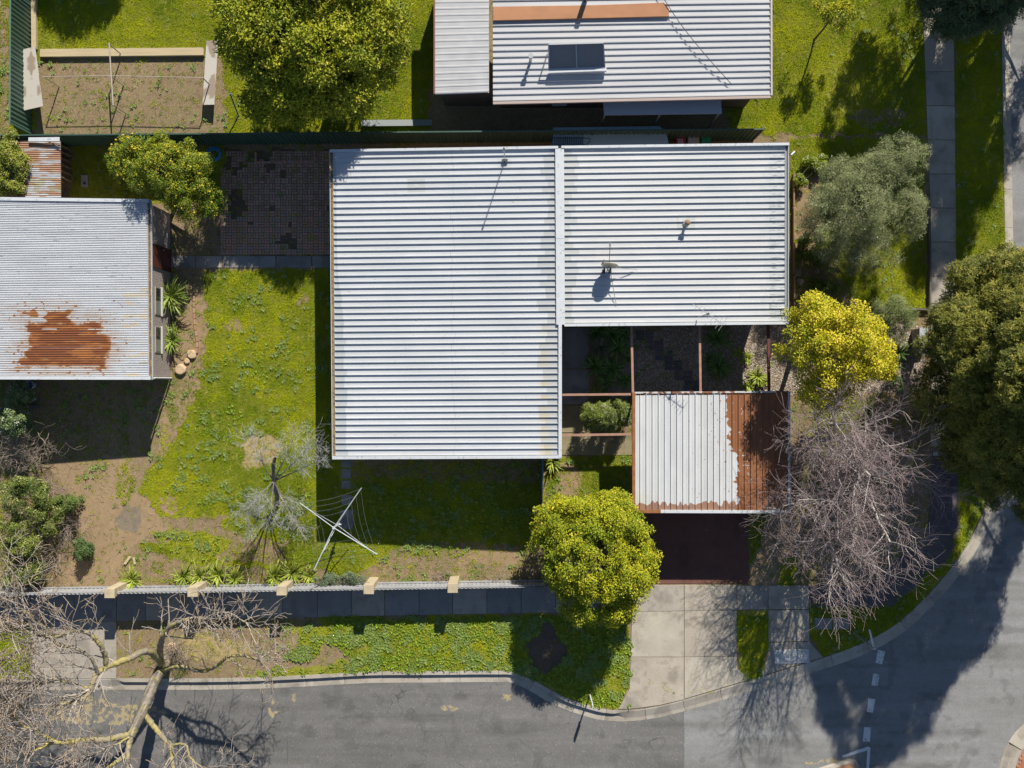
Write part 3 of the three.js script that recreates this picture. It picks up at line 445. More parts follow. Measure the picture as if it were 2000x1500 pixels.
// ---- carport and pergola beams
{
  const A = W(1239, 996, 2.35), B = W(1239, 769, 2.5), C = W(1539, 767, 2.5), D = W(1539, 997, 2.35);
  const t = thing('carport', 'flat carport roofed with white ribbed sheets that turn to rust on one side', 'carport', V(A.x, 0, A.z));
  const ct = tex(1024, 1024, (u, v) => {                               // v across the sheets, u from the gutter up
    const sheet = v * 25 | 0, b = fbm(u * 6, v * 20, 4, 160), f = hash(u * 1024 | 0, v * 1024 | 0, 161), jag = fbm(u * 16, v * 14, 4, 162);
    let g = 0.56 + 0.1 * (b - 0.5) + 0.05 * (hash(sheet, 1, 163) - 0.5); let c = [g, g * 1.0, g * 0.99];
    c = mix(c, [0.5, 0.46, 0.3], 0.5 * smooth(0.2, 0.02, u) * smooth(0.16, 0.0, v));
    const line = 0.6 + 0.07 * (jag - 0.5) + 0.075 * smooth(0.62, 0.45, u) + 0.05 * (fbm(u * 55, v * 40, 3, 159) - 0.5);
    const rc = mix([0.22, 0.08, 0.03], [0.31, 0.13, 0.05], b); const rg = 0.85 + 0.3 * f; const r = [rc[0] * rg, rc[1] * rg, rc[2] * rg];
    if (v > line || (v > line - 0.09 && fbm(u * 70, v * 70, 3, 164) > 0.8)) c = r; else if (v > 0.35 && fbm(u * 90, v * 90, 2, 165) > 0.88) c = mix(r, [0.12, 0.07, 0.05], 0.6);
    if (v > line + 0.03 && v < line + 0.12 && fbm(u * 60, v * 50, 3, 168) > 0.79) c = [0.5, 0.48, 0.44];
    if (u < 0.03 + 0.05 * (vn(v * 60, 1, 166) - 0.3) + 0.02) c = mix(c, r, 0.85);
    if (u > 0.985 && vn(v * 40, 4, 167) > 0.6) c = r;
    if (v > 0.86 && u < 0.13 && fbm(u * 40, v * 40, 3, 169) > 0.45) c = mix(c, [0.2, 0.19, 0.17], 0.6);
    return c;
  });
  const m = mat([1, 1, 1], 0.6, { map: ct }), roof = part('roof', [bar(A.clone().add(V(0, -0.08, 0)), D.clone().add(V(0, -0.08, 0)), 0.08, 0.1), bar(B.clone().add(V(0, -0.08, 0)), C.clone().add(V(0, -0.08, 0)), 0.08, 0.1), bar(W(1239, 880, 2.34), W(1539, 880, 2.34), 0.08, 0.1)], rust, t);
  const NP = [[0, 0], [0.46, 0], [0.48, 0.12], [0.52, 0.12], [0.54, 0], [0.88, 0], [0.9, 1], [0.97, 1], [0.99, 0], [1, 0]];
  for (let i = 0; i < 25; i++) part('roof_sheet', ribPanel(A, B, C, D, i / 25, (i + 1) / 25, 0.05, NP), m, roof);
  part('fascia', bar(A.clone().add(V(-0.03, 0.01, 0.05)), B.clone().add(V(-0.03, 0.01, -0.05)), 0.12, 0.14), rust, t).userData.label = 'rusty side fascia';
  part('fascia', bar(B.clone().add(V(0, 0.0, -0.04)), C.clone().add(V(0.05, 0.0, -0.04)), 0.07, 0.1), mat([1, 1, 1], 0.8, { map: tex(256, 64, (u, v) => { const w = fbm(u * 30, v * 4, 3, 170); return w > 0.56 ? [0.5, 0.5, 0.48] : [0.24, 0.1, 0.05]; }, [0.14, 1]) }), t);
  part('fascia', bar(C.clone().add(V(0.03, 0.01, -0.05)), D.clone().add(V(0.03, 0.01, 0.05)), 0.09, 0.13), flash, t);
  const sp = A.clone().lerp(D, 0.17); part('gutter', bar(A.clone().add(V(-0.08, 0.0, 0.05)), sp.clone().add(V(0, 0, 0.05)), 0.13, 0.1), rust, t).userData.label = 'rusted end of the gutter'; part('gutter', bar(sp.clone().add(V(0.002, 0.0, 0.05)), D.clone().add(V(0.07, 0, 0.05)), 0.12, 0.11), flash, t);
  for (const [p, q] of [[A, 1], [B, 1], [C, -1], [D, -1]]) part('post', bar(V(p.x + 0.12 * q, 0, p.z + (p.z > 2 ? -0.2 : 0.2)), V(p.x + 0.12 * q, 2.2, p.z + (p.z > 2 ? -0.2 : 0.2)), 0.09, 0.09, V(0, 0, 1)), rust, t);
  const bm = mat([1, 1, 1], 0.85, { map: tex(64, 64, (u, v) => { const g = 0.75 + 0.5 * fbm(u * 8, v * 8, 3, 171); return [0.36 * g, 0.2 * g, 0.14 * g]; }) });
  const beam = (x0, y0, x1, y1, lab, m2 = bm, w = 0.09) => single('pergola_beam', bar(W(x0, y0, 2.42), W(x1, y1, 2.42), w, 0.1), m2, lab, 'beam', 'pergola beams over the courtyard');
  beam(1233, 628, 1236, 767, 'rust brown pergola beam meeting the white corner of the carport'); beam(1366, 628, 1368, 767, 'rust brown pergola beam over the middle of the dark courtyard'); beam(1500, 628, 1502, 765, 'dark red pergola beam nearest the golden leafed tree', mat([0.13, 0.035, 0.03], 0.8), 0.1);
  beam(1098, 771, 1232, 770, 'rust brown pergola beam above the clipped square bush, spanning house to carport corner'); beam(1098, 850, 1235, 848, 'rust brown pergola beam crossing below the clipped square bush');
}
// ---- the shed with the rusted corrugated roof
{
  const xw = W(333, 700).x, z0 = W(0, 418).z, z1 = W(0, 736).z, xL = W(-140, 700).x;
  const A = W(-150, 388, 2.95), B = W(287, 394, 2.4), C = W(290, 737, 2.4), D = W(-150, 736, 2.95);
  const t = thing('shed', 'garage shed with a silver corrugated roof carrying a large orange rust patch', 'shed', V(xw, 0, z1));
  const rough = mat([1, 1, 1], 0.95, { map: tex(512, 512, (u, v) => { const f = vn(u * 200, v * 200, 180), g = 0.5 + 0.75 * f; const c = hash(u * 256 | 0, v * 256 | 0, 181) > 0.8 ? [0.27, 0.22, 0.2] : [0.46, 0.385, 0.36]; return [c[0] * g, c[1] * g, c[2] * g]; }, [0.4, 0.4]), bumpMap: gray(256, 256, (u, v) => vn(u * 90, v * 90, 182), [0.6, 0.6]), bumpScale: 0.02 });
  part('wall', [box(xw - 0.12, xw, 0, 2.33, z0, z1), box(xL, xw - 0.12, 0, 2.33, z1 - 0.12, z1), box(xL, xw - 0.12, 0, 2.33, z0, z0 + 0.12)], rough, t);
  const red = mat([0.1, 0.028, 0.022], 0.6); const d0 = W(0, 491).z, d1 = W(0, 530).z;
  const door = part('door', [box(xw - 0.01, xw + 0.035, 0.03, 2.05, d0, d1), box(xw, xw + 0.05, 0, 2.12, d0 - 0.05, d0), box(xw, xw + 0.05, 0, 2.12, d1, d1 + 0.05)], red, t); part('handle', new THREE.SphereGeometry(0.035, 10, 8).translate(xw + 0.08, 1.0, d0 + 0.09), steel, door);
  for (const [a, b] of [[568, 620], [642, 691]]) { const za = W(0, a).z, zb = W(0, b).z; const w = part('window', box(xw - 0.02, xw + 0.03, 1.15, 1.75, za, zb), mat([0.36, 0.33, 0.27], 0.7), t); part('pane', box(xw + 0.022, xw + 0.038, 1.2, 1.7, za + 0.04, (za + zb) / 2 - 0.02), glass, w); part('pane', box(xw + 0.022, xw + 0.038, 1.2, 1.7, (za + zb) / 2 + 0.02, zb - 0.04), mat([0.2, 0.22, 0.2], 0.3), w); part('sill', box(xw, xw + 0.09, 1.1, 1.15, za - 0.03, zb + 0.03), mat([0.5, 0.47, 0.4], 0.8), w); }
  const st = tex(2048, 1024, (u, v) => {
    const px = -150 + u * 437, py = 390 + v * 346, b = fbm(u * 10, v * 60, 4, 190), str = fbm(u * 5, v * 130, 3, 191), f = hash(u * 2048 | 0, v * 1024 | 0, 192), e = (fbm(px * 0.06, py * 0.16, 5, 193) - 0.5) * 34, lap = Math.abs((v * 9.6) % 1 - 0.5) * 2;
    let g = 0.54 + 0.12 * (b - 0.5) + 0.12 * (str - 0.5); let c = [g * 0.985, g, g * 1.03];
    const ins = (x0, y0, x1, y1) => Math.min(px + e - x0, x1 - px + e * 0.6, (py - y0) + e * 0.35, (y1 - py) + e * 0.35);
    const ell = (x, y, rx, ry) => (1 - Math.hypot((px - x) / rx, (py - y) / ry)) * Math.min(rx, ry) + e * 0.4; const dd = Math.max(ins(50, 630, 192, 705), ell(186, 674, 32, 26), ins(28, 698, 200, 718), ins(86, 606, 134, 632), ell(62, 612, 8, 4), ell(40, 612, 5, 3), ell(180, 640, 20, 14)) + 5 * (fbm(px * 0.5, py * 0.8, 2, 189) - 0.5);
    const halo = smooth(-34, 0, dd); c = mix(c, [0.4, 0.27, 0.18], 0.65 * halo * smooth(0.35, 0.6, str));
    if (dd > 2.4 * (f - 0.5) && !(lap > 0.95 && fbm(u * 30, v * 40, 2, 194) > 0.45)) { const k = smooth(-1, 7, dd); c = mix([0.38, 0.17, 0.055], mix([0.22, 0.075, 0.028], [0.37, 0.145, 0.045], smooth(0.5, 0.7, fbm(u * 14, v * 50, 4, 195))), k); const q = 0.85 + 0.3 * f; c = [c[0] * q, c[1] * q, c[2] * q]; }
    else if (py > 570 && px < 260 && fbm(u * 60, v * 90, 3, 196) > 0.82 - 0.1 * halo) c = [0.33, 0.14, 0.06];
    if (px > 235 && py > 560 && fbm(u * 14, v * 60, 3, 197) > 0.63) c = mix(c, [0.6, 0.47, 0.25], 0.5);
    if (fbm(u * 26, v * 180, 3, 198) > 0.8) c = mix(c, [0.1, 0.12, 0.15], 0.5);
    return c;
  });
  const m = mat([1, 1, 1], 0.5, { map: st }), base = [A, B, C, D].map((p) => p.clone().setY(p.y - 0.06)); const roof = part('roof', planar(quads([[base[3], base[2], base[1], base[0]]])), darkWood, t);
  for (let i = 0; i < 10; i++) part('roof_sheet', corrPanel(A, B, C, D, i / 10, (i + 1) / 10, 10, 0.017), m, roof);
  part('barge_cap', bar(A.clone().add(V(0, 0.01, -0.03)), B.clone().add(V(0.1, 0.02, -0.03)), 0.13, 0.08), flash, t); part('barge_cap', bar(D.clone().add(V(0, 0.01, 0.03)), C.clone().add(V(0.1, 0.02, 0.03)), 0.13, 0.08), flash, t);
  gutter(t, B.clone().add(V(0.01, 0.0, -0.05)), C.clone().add(V(0.01, 0.0, 0.08)), -0.14);
  const e0 = V(C.x + 0.06, 2.25, C.z + 0.09); part('downpipe', [rod(e0, V(xw + 0.05, 1.9, z1 + 0.06), 0.04), rod(V(xw + 0.05, 1.9, z1 + 0.06), V(xw + 0.05, 0.02, z1 + 0.06), 0.04)], whitePaint, t);
}
// ---- lean-to with rusty roof and slatted timber side
{
  const A = W(22, 276, 2.1), B = W(118, 275, 2.0), C = W(119, 392, 2.0), D = W(22, 392, 2.1), x1 = W(132, 300).x, z0 = A.z, z1 = W(0, 412).z;
  const t = thing('lean_to', 'little lean-to shed with a striped rusty corrugated roof', 'shed', V(x1, 0, z1));
  const lt = tex(512, 512, (u, v) => { const n = fbm(u * 3, v * 26, 3, 200), b = fbm(u * 8, v * 10, 3, 201), top = smooth(0.75, 0.1, v); const g = 0.46 + 0.1 * (b - 0.5); let c = [g, g, g * 1.02]; const k = smooth(0.48 - 0.2 * top, 0.6 - 0.16 * top, n + 0.1 * (b - 0.5)); c = mix(c, mix([0.42, 0.22, 0.09], [0.3, 0.12, 0.05], b), 0.85 * k); if (v > 0.62 && v < 0.85 && u > 0.35 && b > 0.5) c = mix(c, [0.3, 0.25, 0.08], 0.5); return c; });
  const roof = part('roof', planar(quads([[A, B, C, D].map((p) => p.clone().setY(p.y - 0.05)).reverse()].map((q) => [...q]))), darkWood, t), m = mat([1, 1, 1], 0.7, { map: lt });
  for (let i = 0; i < 4; i++) part('roof_sheet', corrPanel(A, B, C, D, i / 4, (i + 1) / 4, 8, 0.014), m, roof);
  const wood = mat([1, 1, 1], 0.9, { map: tex(128, 128, (u, v) => { const g = 0.7 + 0.5 * fbm(u * 4, v * 30, 3, 203); return [0.24 * g, 0.185 * g, 0.13 * g]; }) });
  for (const z of [z0 + 0.1, (z0 + z1) / 2, z1 - 0.2]) part('post', box(x1 - 0.2, x1 - 0.1, 0, 1.95, z - 0.05, z + 0.05), wood, t);
  for (let k = 0; k < 6; k++) { const z = lerp(W(0, 292).z, W(0, 352).z, k / 5); part('slat', bar(V(x1 - 0.02, 1.9, z), V(x1 + 0.16, 0.05, z + 0.06), 0.025, 0.16, V(1, 0, 0)), wood, t); }
  for (const x of [124, 128, 132, 136]) { const p = W(x, 388); part('slat', box(p.x - 0.02, p.x + 0.02, 0.02, 0.06, p.z - 0.35, p.z + 0.15), wood, t); }
  part('wall', box(A.x, A.x + 0.06, 0, 2.0, z0, z1), wood, t); part('loose_sheet', obox(W(86, 272, 2.2), 1.25, 0.02, 0.16, 0.01), flash, t); part('stick', rod(W(95, 277, 2.1), W(118, 288, 2.1), 0.02, 6), wood, t);
  const rb = W(40, 384, 2.15); single('roof_board', obox(rb, 0.26, 0.05, 0.42, 0.05), mat([0.22, 0.08, 0.06], 0.9), 'brown board lying on the lean-to roof beside the shed', 'board');
}
// ---- neighbour's house
{
  const A = W(962, -120, 3.0), B = W(1504, -125, 3.0), C = W(1505, 187, 2.85), D = W(963, 199, 2.85), P = W(850, -120, 2.7), Q = W(955, -120, 2.75), R = W(955, 180, 2.7), T = W(850, 184, 2.6);
  const t = thing('house', 'neighbouring house with pale ribbed roof, orange flashing strip and solar panel', 'house', V(D.x, 0, D.z));
  part('wall', [box(A.x + 0.3, B.x - 0.3, 0, 2.7, D.z - 0.75, D.z - 0.6), box(B.x - 0.45, B.x - 0.3, 0, 2.7, A.z, D.z - 0.75)], mat([0.12, 0.075, 0.06], 0.9), t); part('wall', [box(P.x + 0.2, A.x + 0.3, 0, 2.45, T.z - 0.45, T.z - 0.3), box(P.x + 0.2, P.x + 0.35, 0, 2.45, P.z, T.z - 0.45)], mat([0.14, 0.1, 0.08], 0.9), t);
  const nt = tex(512, 512, (u, v) => { const g = 0.5 + 0.1 * (fbm(u * 6, v * 20, 4, 210) - 0.5) + 0.08 * (fbm(u * 3, v * 90, 3, 211) - 0.5); return [g, g * 0.99, g]; });
  const m = mat([1, 1, 1], 0.55, { map: nt }), m2 = mat([0.9, 0.9, 0.9], 0.55, { map: nt });
  const roof = part('roof', planar(quads([[A, B, C, D].map((p) => p.clone().setY(p.y - 0.08)).reverse()])), whitePaint, t); const roof2 = part('roof', planar(quads([[P, Q, R, T].map((p) => p.clone().setY(p.y - 0.08)).reverse()])), whitePaint, t);
  const NPAN = [[0, 0], [0.6, 0], [0.68, 1], [0.9, 1], [0.98, 0], [1, 0]];
  for (let i = 0; i < 26; i++) part('roof_sheet', ribPanel(A, B, C, D, i / 26, (i + 1) / 26, 0.05, NPAN), m, roof);
  for (let i = 0; i < 24; i++) part('roof_sheet', ribPanel(P, Q, R, T, i / 24, (i + 1) / 24, 0.012, NPAN), m2, roof2);
  part('barge_cap', bar(P.clone().add(V(-0.03, 0, 0)), T.clone().add(V(-0.03, 0, 0)), 0.06, 0.12), mat([0.2, 0.1, 0.07], 0.8), t); part('gutter', bar(D.clone().add(V(0, -0.02, 0.05)), C.clone().add(V(0, -0.02, 0.05)), 0.1, 0.12), mat([0.42, 0.33, 0.29], 0.7), t); part('barge_cap', bar(B.clone().add(V(0.03, 0, 0)), C.clone().add(V(0.03, 0, 0)), 0.07, 0.14), mat([0.5, 0.44, 0.38], 0.7), t);
  part('flashing_strip', prism(plan([[963, 14], [1160, 11], [1296, 6], [1306, 18], [1306, 33], [963, 41]], 3.02), 2.99, 3.075, 0.01), mat([1, 1, 1], 0.85, { map: tex(256, 64, (u, v) => { const g = 0.85 + 0.3 * fbm(u * 12, v * 6, 3, 213); return [0.42 * g, 0.2 * g, 0.1 * g]; }, [0.15, 0.5]) }), t);
  const f = W(1036, 119, 2.95); part('flue', [rod(f, f.clone().add(V(0, 0.5, 0)), 0.06), rod(f.clone().add(V(0, 0.5, 0)), f.clone().add(V(0, 0.62, 0)), 0.1, 12)], steel, t); const f2 = W(1143, 0, 3.0); part('flue', rod(f2, f2.clone().add(V(0, 0.7, 0)), 0.1, 12), darkSteel, t);
  const s0 = W(1072, 87, 3.75), s1 = W(1178, 84, 3.75), s2 = W(1181, 132, 3.15), s3 = W(1072, 136, 3.15);
  const sp = part('solar_panel', planar(quads([[s0, s3, s2, s1]])), mat([0.2, 0.2, 0.21], 0.35), t); for (const [a, b] of [[s0, s1], [s1, s2], [s2, s3], [s3, s0], [s0.clone().lerp(s1, 0.5), s3.clone().lerp(s2, 0.5)]]) part('frame', bar(a.clone().add(V(0, 0.02, 0)), b.clone().add(V(0, 0.02, 0)), 0.05, 0.05), steel, sp);
  part('panel_box', bar(W(1072, 139, 3.1), W(1184, 135, 3.1), 0.18, 0.16), whitePaint, t); for (const p of [s0, s1]) part('stand', rod(p, V(p.x, 2.95, p.z), 0.025), steel, t);
  const w = W(1090, 232, 0); part('meter_box', box(w.x - 0.3, w.x + 0.3, 1.0, 2.0, D.z - 0.6, D.z - 0.38), mat([0.4, 0.45, 0.52], 0.6), t);
  const cable = new THREE.CatmullRomCurve3([W(1285, -20, 3.14), W(1330, 48, 3.12), W(1380, 110, 3.1), W(1430, 166, 2.98)]); part('cable', new THREE.TubeGeometry(cable, 20, 0.016, 5), darkSteel, t);
  const v = thing('side_verandah', 'shaded grey lean-to roof under the eave of the neighbouring house', 'verandah', W(1290, 235)); part('roof', prism(plan([[1178, 200], [1408, 195], [1410, 222], [1180, 225]], 2.2), 2.16, 2.2), mat([0.33, 0.37, 0.42], 0.7), v); for (const x of [1182, 1290, 1404]) { const p = W(x, 222, 2.2); part('post', rod(V(p.x, 0, p.z), V(p.x, 2.16, p.z), 0.04), steel, v); }
}
// ---------------------------------------------------------------- fences
const greenMet = mat([0.055, 0.115, 0.085], 0.55), greenDark = mat([0.04, 0.085, 0.065], 0.55);
function sheetFence(a, b, h, panel, m, capM, name, label, wave = 0.02, pitch = 0.19) {
  const t = thing(name, label, 'fence', a.clone()), d = b.clone().sub(a), L = d.length(); d.normalize(); const s = V(-d.z, 0, d.x), n = Math.round(L / panel);
  for (let k = 0; k < n; k++) {
    const l0 = L * k / n + 0.03, l1 = L * (k + 1) / n - 0.03, q = [], c = Math.round((l1 - l0) / pitch) * 4; let p0;
    for (let i = 0; i <= c; i++) { const o = [wave, wave, -wave, -wave][i % 4], p = a.clone().addScaledVector(d, lerp(l0, l1, i / c)).addScaledVector(s, o); if (p0) q.push([p0.clone(), p.clone(), p.clone().setY(h), p0.clone().setY(h)]); p0 = p; }
    const pn = part('sheet', planar(quads(q)), m, t); part('rail', bar(a.clone().addScaledVector(d, l0).setY(h), a.clone().addScaledVector(d, l1).setY(h), 0.055, 0.035), capM, pn);
  }
  for (let k = 0; k <= n; k++) { const p = a.clone().addScaledVector(d, L * k / n); part('post', bar(p.clone(), p.clone().setY(h + 0.012), 0.058, 0.065, s), capM, t); }
  return t;
}
sheetFence(W(-120, 287), W(1470, 274), 1.75, 2.35, greenMet, greenDark, 'steel_fence', 'green steel sheet fence along the back boundary behind the house');
sheetFence(W(64, -110), W(62, 262), 1.75, 2.35, greenMet, mat([0.09, 0.18, 0.14], 0.5), 'steel_fence', 'green steel sheet fence beside the white boards in the neighbour’s garden');
{ // front fence: pale corrugated sheets between sandstone coloured piers
  const a = W(-60, 1150), b = W(1062, 1133), h = 1.4, t = thing('front_fence', 'low white corrugated sheet fence along the footpath', 'fence', a), d = b.clone().sub(a), L = d.length(); d.normalize(); const s = V(-d.z, 0, d.x);
  const m = mat([1, 1, 1], 0.6, { map: tex(256, 128, (u, v) => { const g = 0.27 + 0.15 * fbm(u * 20, v * 4, 3, 220); return [g, g * 1.0, g * 1.03]; }, [0.2, 0.5]) });
  const piers = [];
  for (let k = 0; k < 12; k++) { const l0 = L * k / 12 - 0.02, l1 = L * (k + 1) / 12 + 0.02 - 1e-4 * k, q = []; let p0; for (let i = 0; i <= 96; i++) { const p = a.clone().addScaledVector(d, lerp(l0, l1, i / 96)).addScaledVector(s, 0.012 * Math.cos(i / 4 * Math.PI)); if (p0) q.push([p0.clone(), p.clone(), p.clone().setY(h), p0.clone().setY(h)]); p0 = p; } part('sheet', planar(quads(q)), m, t); }
  part('rail', bar(a.clone().addScaledVector(s, -0.05).setY(h - 0.15), b.clone().addScaledVector(s, -0.05).setY(h - 0.15), 0.05, 0.08), m, t); part('rail', bar(a.clone().addScaledVector(s, -0.05).setY(0.3), b.clone().addScaledVector(s, -0.05).setY(0.3), 0.05, 0.08), m, t);
  const sand = mat([1, 1, 1], 0.9, { map: tex(128, 128, (u, v) => { const g = (0.75 + 0.4 * fbm(u * 6, v * 6, 4, 222)) * (0.9 + 0.2 * hash(u * 128 | 0, v * 128 | 0, 223)); return [0.5 * g, 0.41 * g, 0.27 * g]; }, [0.8, 0.8]) });
  const where = ['at the dirt end, nearest the leafless street tree', 'second from the dirt end, between the strappy clumps', 'third along, left of the grey-green shrub', 'right of the grey-green shrub below the clothesline', 'last before the round green tree'];
  [214, 376, 550, 720, 884].forEach((x, i) => {
    const p = W(x, lerp(1160, 1148, x / 1000), 1.62), z = a.z + (b.z - a.z) * ((p.x - a.x) / (b.x - a.x));
    const o = thing('fence_pier', 'sandstone coloured fence pier ' + where[i], 'pier', V(p.x, 0, z), 'fence piers'); part('shaft', prism([[p.x - 0.19, z - 0.24], [p.x + 0.19, z - 0.24], [p.x + 0.19, z + 0.1], [p.x - 0.19, z + 0.1]], 0, 1.57, 0.01), sand, o); part('cap', prism([[p.x - 0.21, z - 0.26], [p.x + 0.21, z - 0.26], [p.x + 0.21, z + 0.13], [p.x - 0.21, z + 0.13]], 1.57, 1.64, 0.015), sand, o);
  });
  sheetFence(W(1058, 893), W(1056, 985), 1.5, 1.0, mat([0.05, 0.075, 0.11], 0.6), mat([0.1, 0.14, 0.2], 0.5), 'side_fence', 'short dark blue fence at the corner of the house', 0.015, 0.15);
}
const sleeper = mat([1, 1, 1], 0.9, { map: tex(256, 64, (u, v) => { const g = 0.7 + 0.5 * fbm(u * 3, v * 20, 3, 225); return [0.14 * g, 0.125 * g, 0.11 * g]; }, [0.5, 2]) }), brownWood = mat([1, 1, 1], 0.9, { map: tex(256, 64, (u, v) => { const g = 0.7 + 0.5 * fbm(u * 3, v * 20, 3, 226); return [0.3 * g, 0.2 * g, 0.11 * g]; }, [0.5, 2]) }), paleWood = mat([1, 1, 1], 0.9, { map: tex(256, 64, (u, v) => { const g = 0.8 + 0.35 * fbm(u * 3, v * 20, 3, 227); return [0.5 * g, 0.4 * g, 0.24 * g]; }, [0.5, 2]) });
{
  const w = thing('retaining_wall', 'low dark sleeper wall edging the raised front lawn', 'wall', W(1812, 604));
  for (const [a, b] of [[[1705, 603], [1760, 604]], [[1760, 604], [1811, 605]], [[1813, 606], [1813, 560]], [[1813, 559], [1813, 500]], [[1813, 499], [1811, 440]], [[1811, 439], [1809, 380]]]) part('sleeper', bar(W(...a).setY(0.1), W(...b).setY(0.1), 0.075, 0.26), sleeper, w);
  const e = thing('garden_edging', 'brown timber edging beside the street end of the house', 'edging', W(1549, 600)); for (let k = 0; k < 4; k++) part('board', bar(W(1549 - k * 0.3, 602 - k * 66).setY(0.11), W(1549 - k * 0.3, 540 - k * 66).setY(0.11), 0.06, 0.24), brownWood, e);
  const bb = thing('garden_border', 'brick border of the small sunken bed at the top of the brick paving', 'edging', W(548, 300)); for (const [a, b, n] of [[[500, 318], [615, 316], 11], [[500, 297], [500, 318], 2], [[615, 295], [615, 316], 2]]) for (let k = 0; k < n; k++) part('brick', bar(W(...a).lerp(W(...b), (k + 0.04) / n).setY(0.04), W(...a).lerp(W(...b), (k + 0.96) / n).setY(0.04), 0.09, 0.09), brickM[(k * 7) % 4], bb);
  const r = thing('brick_edging', 'curved row of orange bricks edging the bed by the shed', 'edging', W(384, 640)); const cv = new THREE.CatmullRomCurve3([[380, 578], [380, 610], [382, 640], [386, 668], [385, 690]].map(([x, y]) => W(x, y))); for (let k = 0; k < 10; k++) { const p = cv.getPointAt((k + 0.5) / 10), d = cv.getTangentAt((k + 0.5) / 10); part('brick', obox(p.clone().setY(0.03), 0.09, 0.09, 0.22, Math.atan2(d.x, d.z)), [mat([0.4, 0.24, 0.15], 0.9), mat([0.36, 0.19, 0.11], 0.9)][k % 2], r); }
  const l = thing('letterbox', 'grey capped letterbox pillar beside the footpath under the dark street tree', 'letterbox', W(1795, 660)); const z0 = W(0, 644).z, z1 = W(0, 690).z, x = W(1780, 660).x;
  part('wall', box(x, x + 0.26, 0, 0.86, z0, z1), mat([1, 1, 1], 0.9, { map: wallT([0.3, 0.28, 0.26], 228) }), l); part('cap', box(x - 0.05, x + 0.3, 0.86, 0.93, z0 - 0.04, z1 + 0.03), mat([0.42, 0.43, 0.43], 0.8), l); part('pillar', box(x + 0.3, x + 0.62, 0, 0.7, z0 + 0.15, z0 + 0.5), mat([0.36, 0.18, 0.08], 0.9), l); part('cross_bar', box(x + 0.3, x + 0.75, 0.86, 0.92, z0 - 0.03, z0 + 0.02), mat([0.5, 0.52, 0.53], 0.7), l); part('number_plate', box(x + 0.4, x + 0.5, 0.7, 0.74, z1 - 0.25, z1 - 0.1), whitePaint, l);
}
// ---------------------------------------------------------------- neighbour's vegetable garden
{
  const cal = mat([1, 1, 1], 0.9, { map: tex(128, 256, (u, v) => { const n = fbm(u * 9, v * 6, 4, 230); return mix([0.56, 0.51, 0.44], [0.34, 0.27, 0.2], smooth(0.55, 0.68, n)); }, [0.3, 0.3]) });
  const s1 = single('timber_edging', bar(W(82, 106).setY(0.08), W(400, 103).setY(0.08), 0.32, 0.2), paleWood, 'long pale timber sleeper dividing the neighbour’s lawn from the soil bed', 'edging'); const s2 = single('timber_edging', bar(W(68, -110).setY(0.08), W(70, 98).setY(0.08), 0.2, 0.2), paleWood, 'pale timber sleeper running beside the green fence', 'edging');
  single('white_board', obox(W(56, 154, 0.75), 1.0, 0.03, 2.5, 0.13, 0, 0.22), cal, 'large weathered white board leaning by the green fence', 'board'); part('leg', bar(W(62, 150).setY(0), W(60, 150, 0.72), 0.06, 0.06, V(0, 0, 1)), brownWood, scene.children[scene.children.length - 1]);
  single('white_board', obox(W(411, 142, 0.45), 0.55, 0.03, 2.7, -0.06, 0, 0.25), cal, 'narrow weathered white board beside the big bushy tree', 'board'); part('leg', bar(W(416, 146).setY(0), W(414, 146, 0.42), 0.06, 0.06, V(0, 0, 1)), brownWood, scene.children[scene.children.length - 1]);
  const t = thing('trellis', 'thin pole and wire trellis over the neighbour’s soil bed', 'trellis', W(215, 160)); const g = mat([0.42, 0.36, 0.29], 0.7);
  const pts = [[86, 150], [216, 148], [396, 152]].map(([x, y]) => W(x, y, 1.3)); part('rail', rod(pts[0], pts[1], 0.016, 6), g, t); part('rail', rod(pts[1], pts[2], 0.016, 6), g, t); part('rail', rod(W(213, 84, 1.3), W(221, 206, 1.3), 0.03, 6), g, t); for (const p of pts) part('post', rod(V(p.x, 0, p.z), V(p.x, 1.32, p.z), 0.025, 6), g, t); for (const [x, y] of [[213, 86], [221, 204]]) { const p = W(x, y, 1.3); part('post', rod(V(p.x, 0, p.z), V(p.x, 1.3, p.z), 0.025, 6), g, t); }
  const p = W(466, 200); single('blue_stake', rod(V(p.x, 0, p.z + 0.6), V(p.x, 1.2, p.z), 0.03, 8), mat([0.05, 0.13, 0.35], 0.6), 'blue stake standing in the shade below the big bushy tree', 'stake');
  single('metal_sheet', obox(W(775, 240, 0.15), 3.0, 0.02, 0.28, 0.01, -0.2), mat([0.2, 0.22, 0.22], 0.6), 'narrow grey metal sheet lying along the back fence', 'sheet');
}
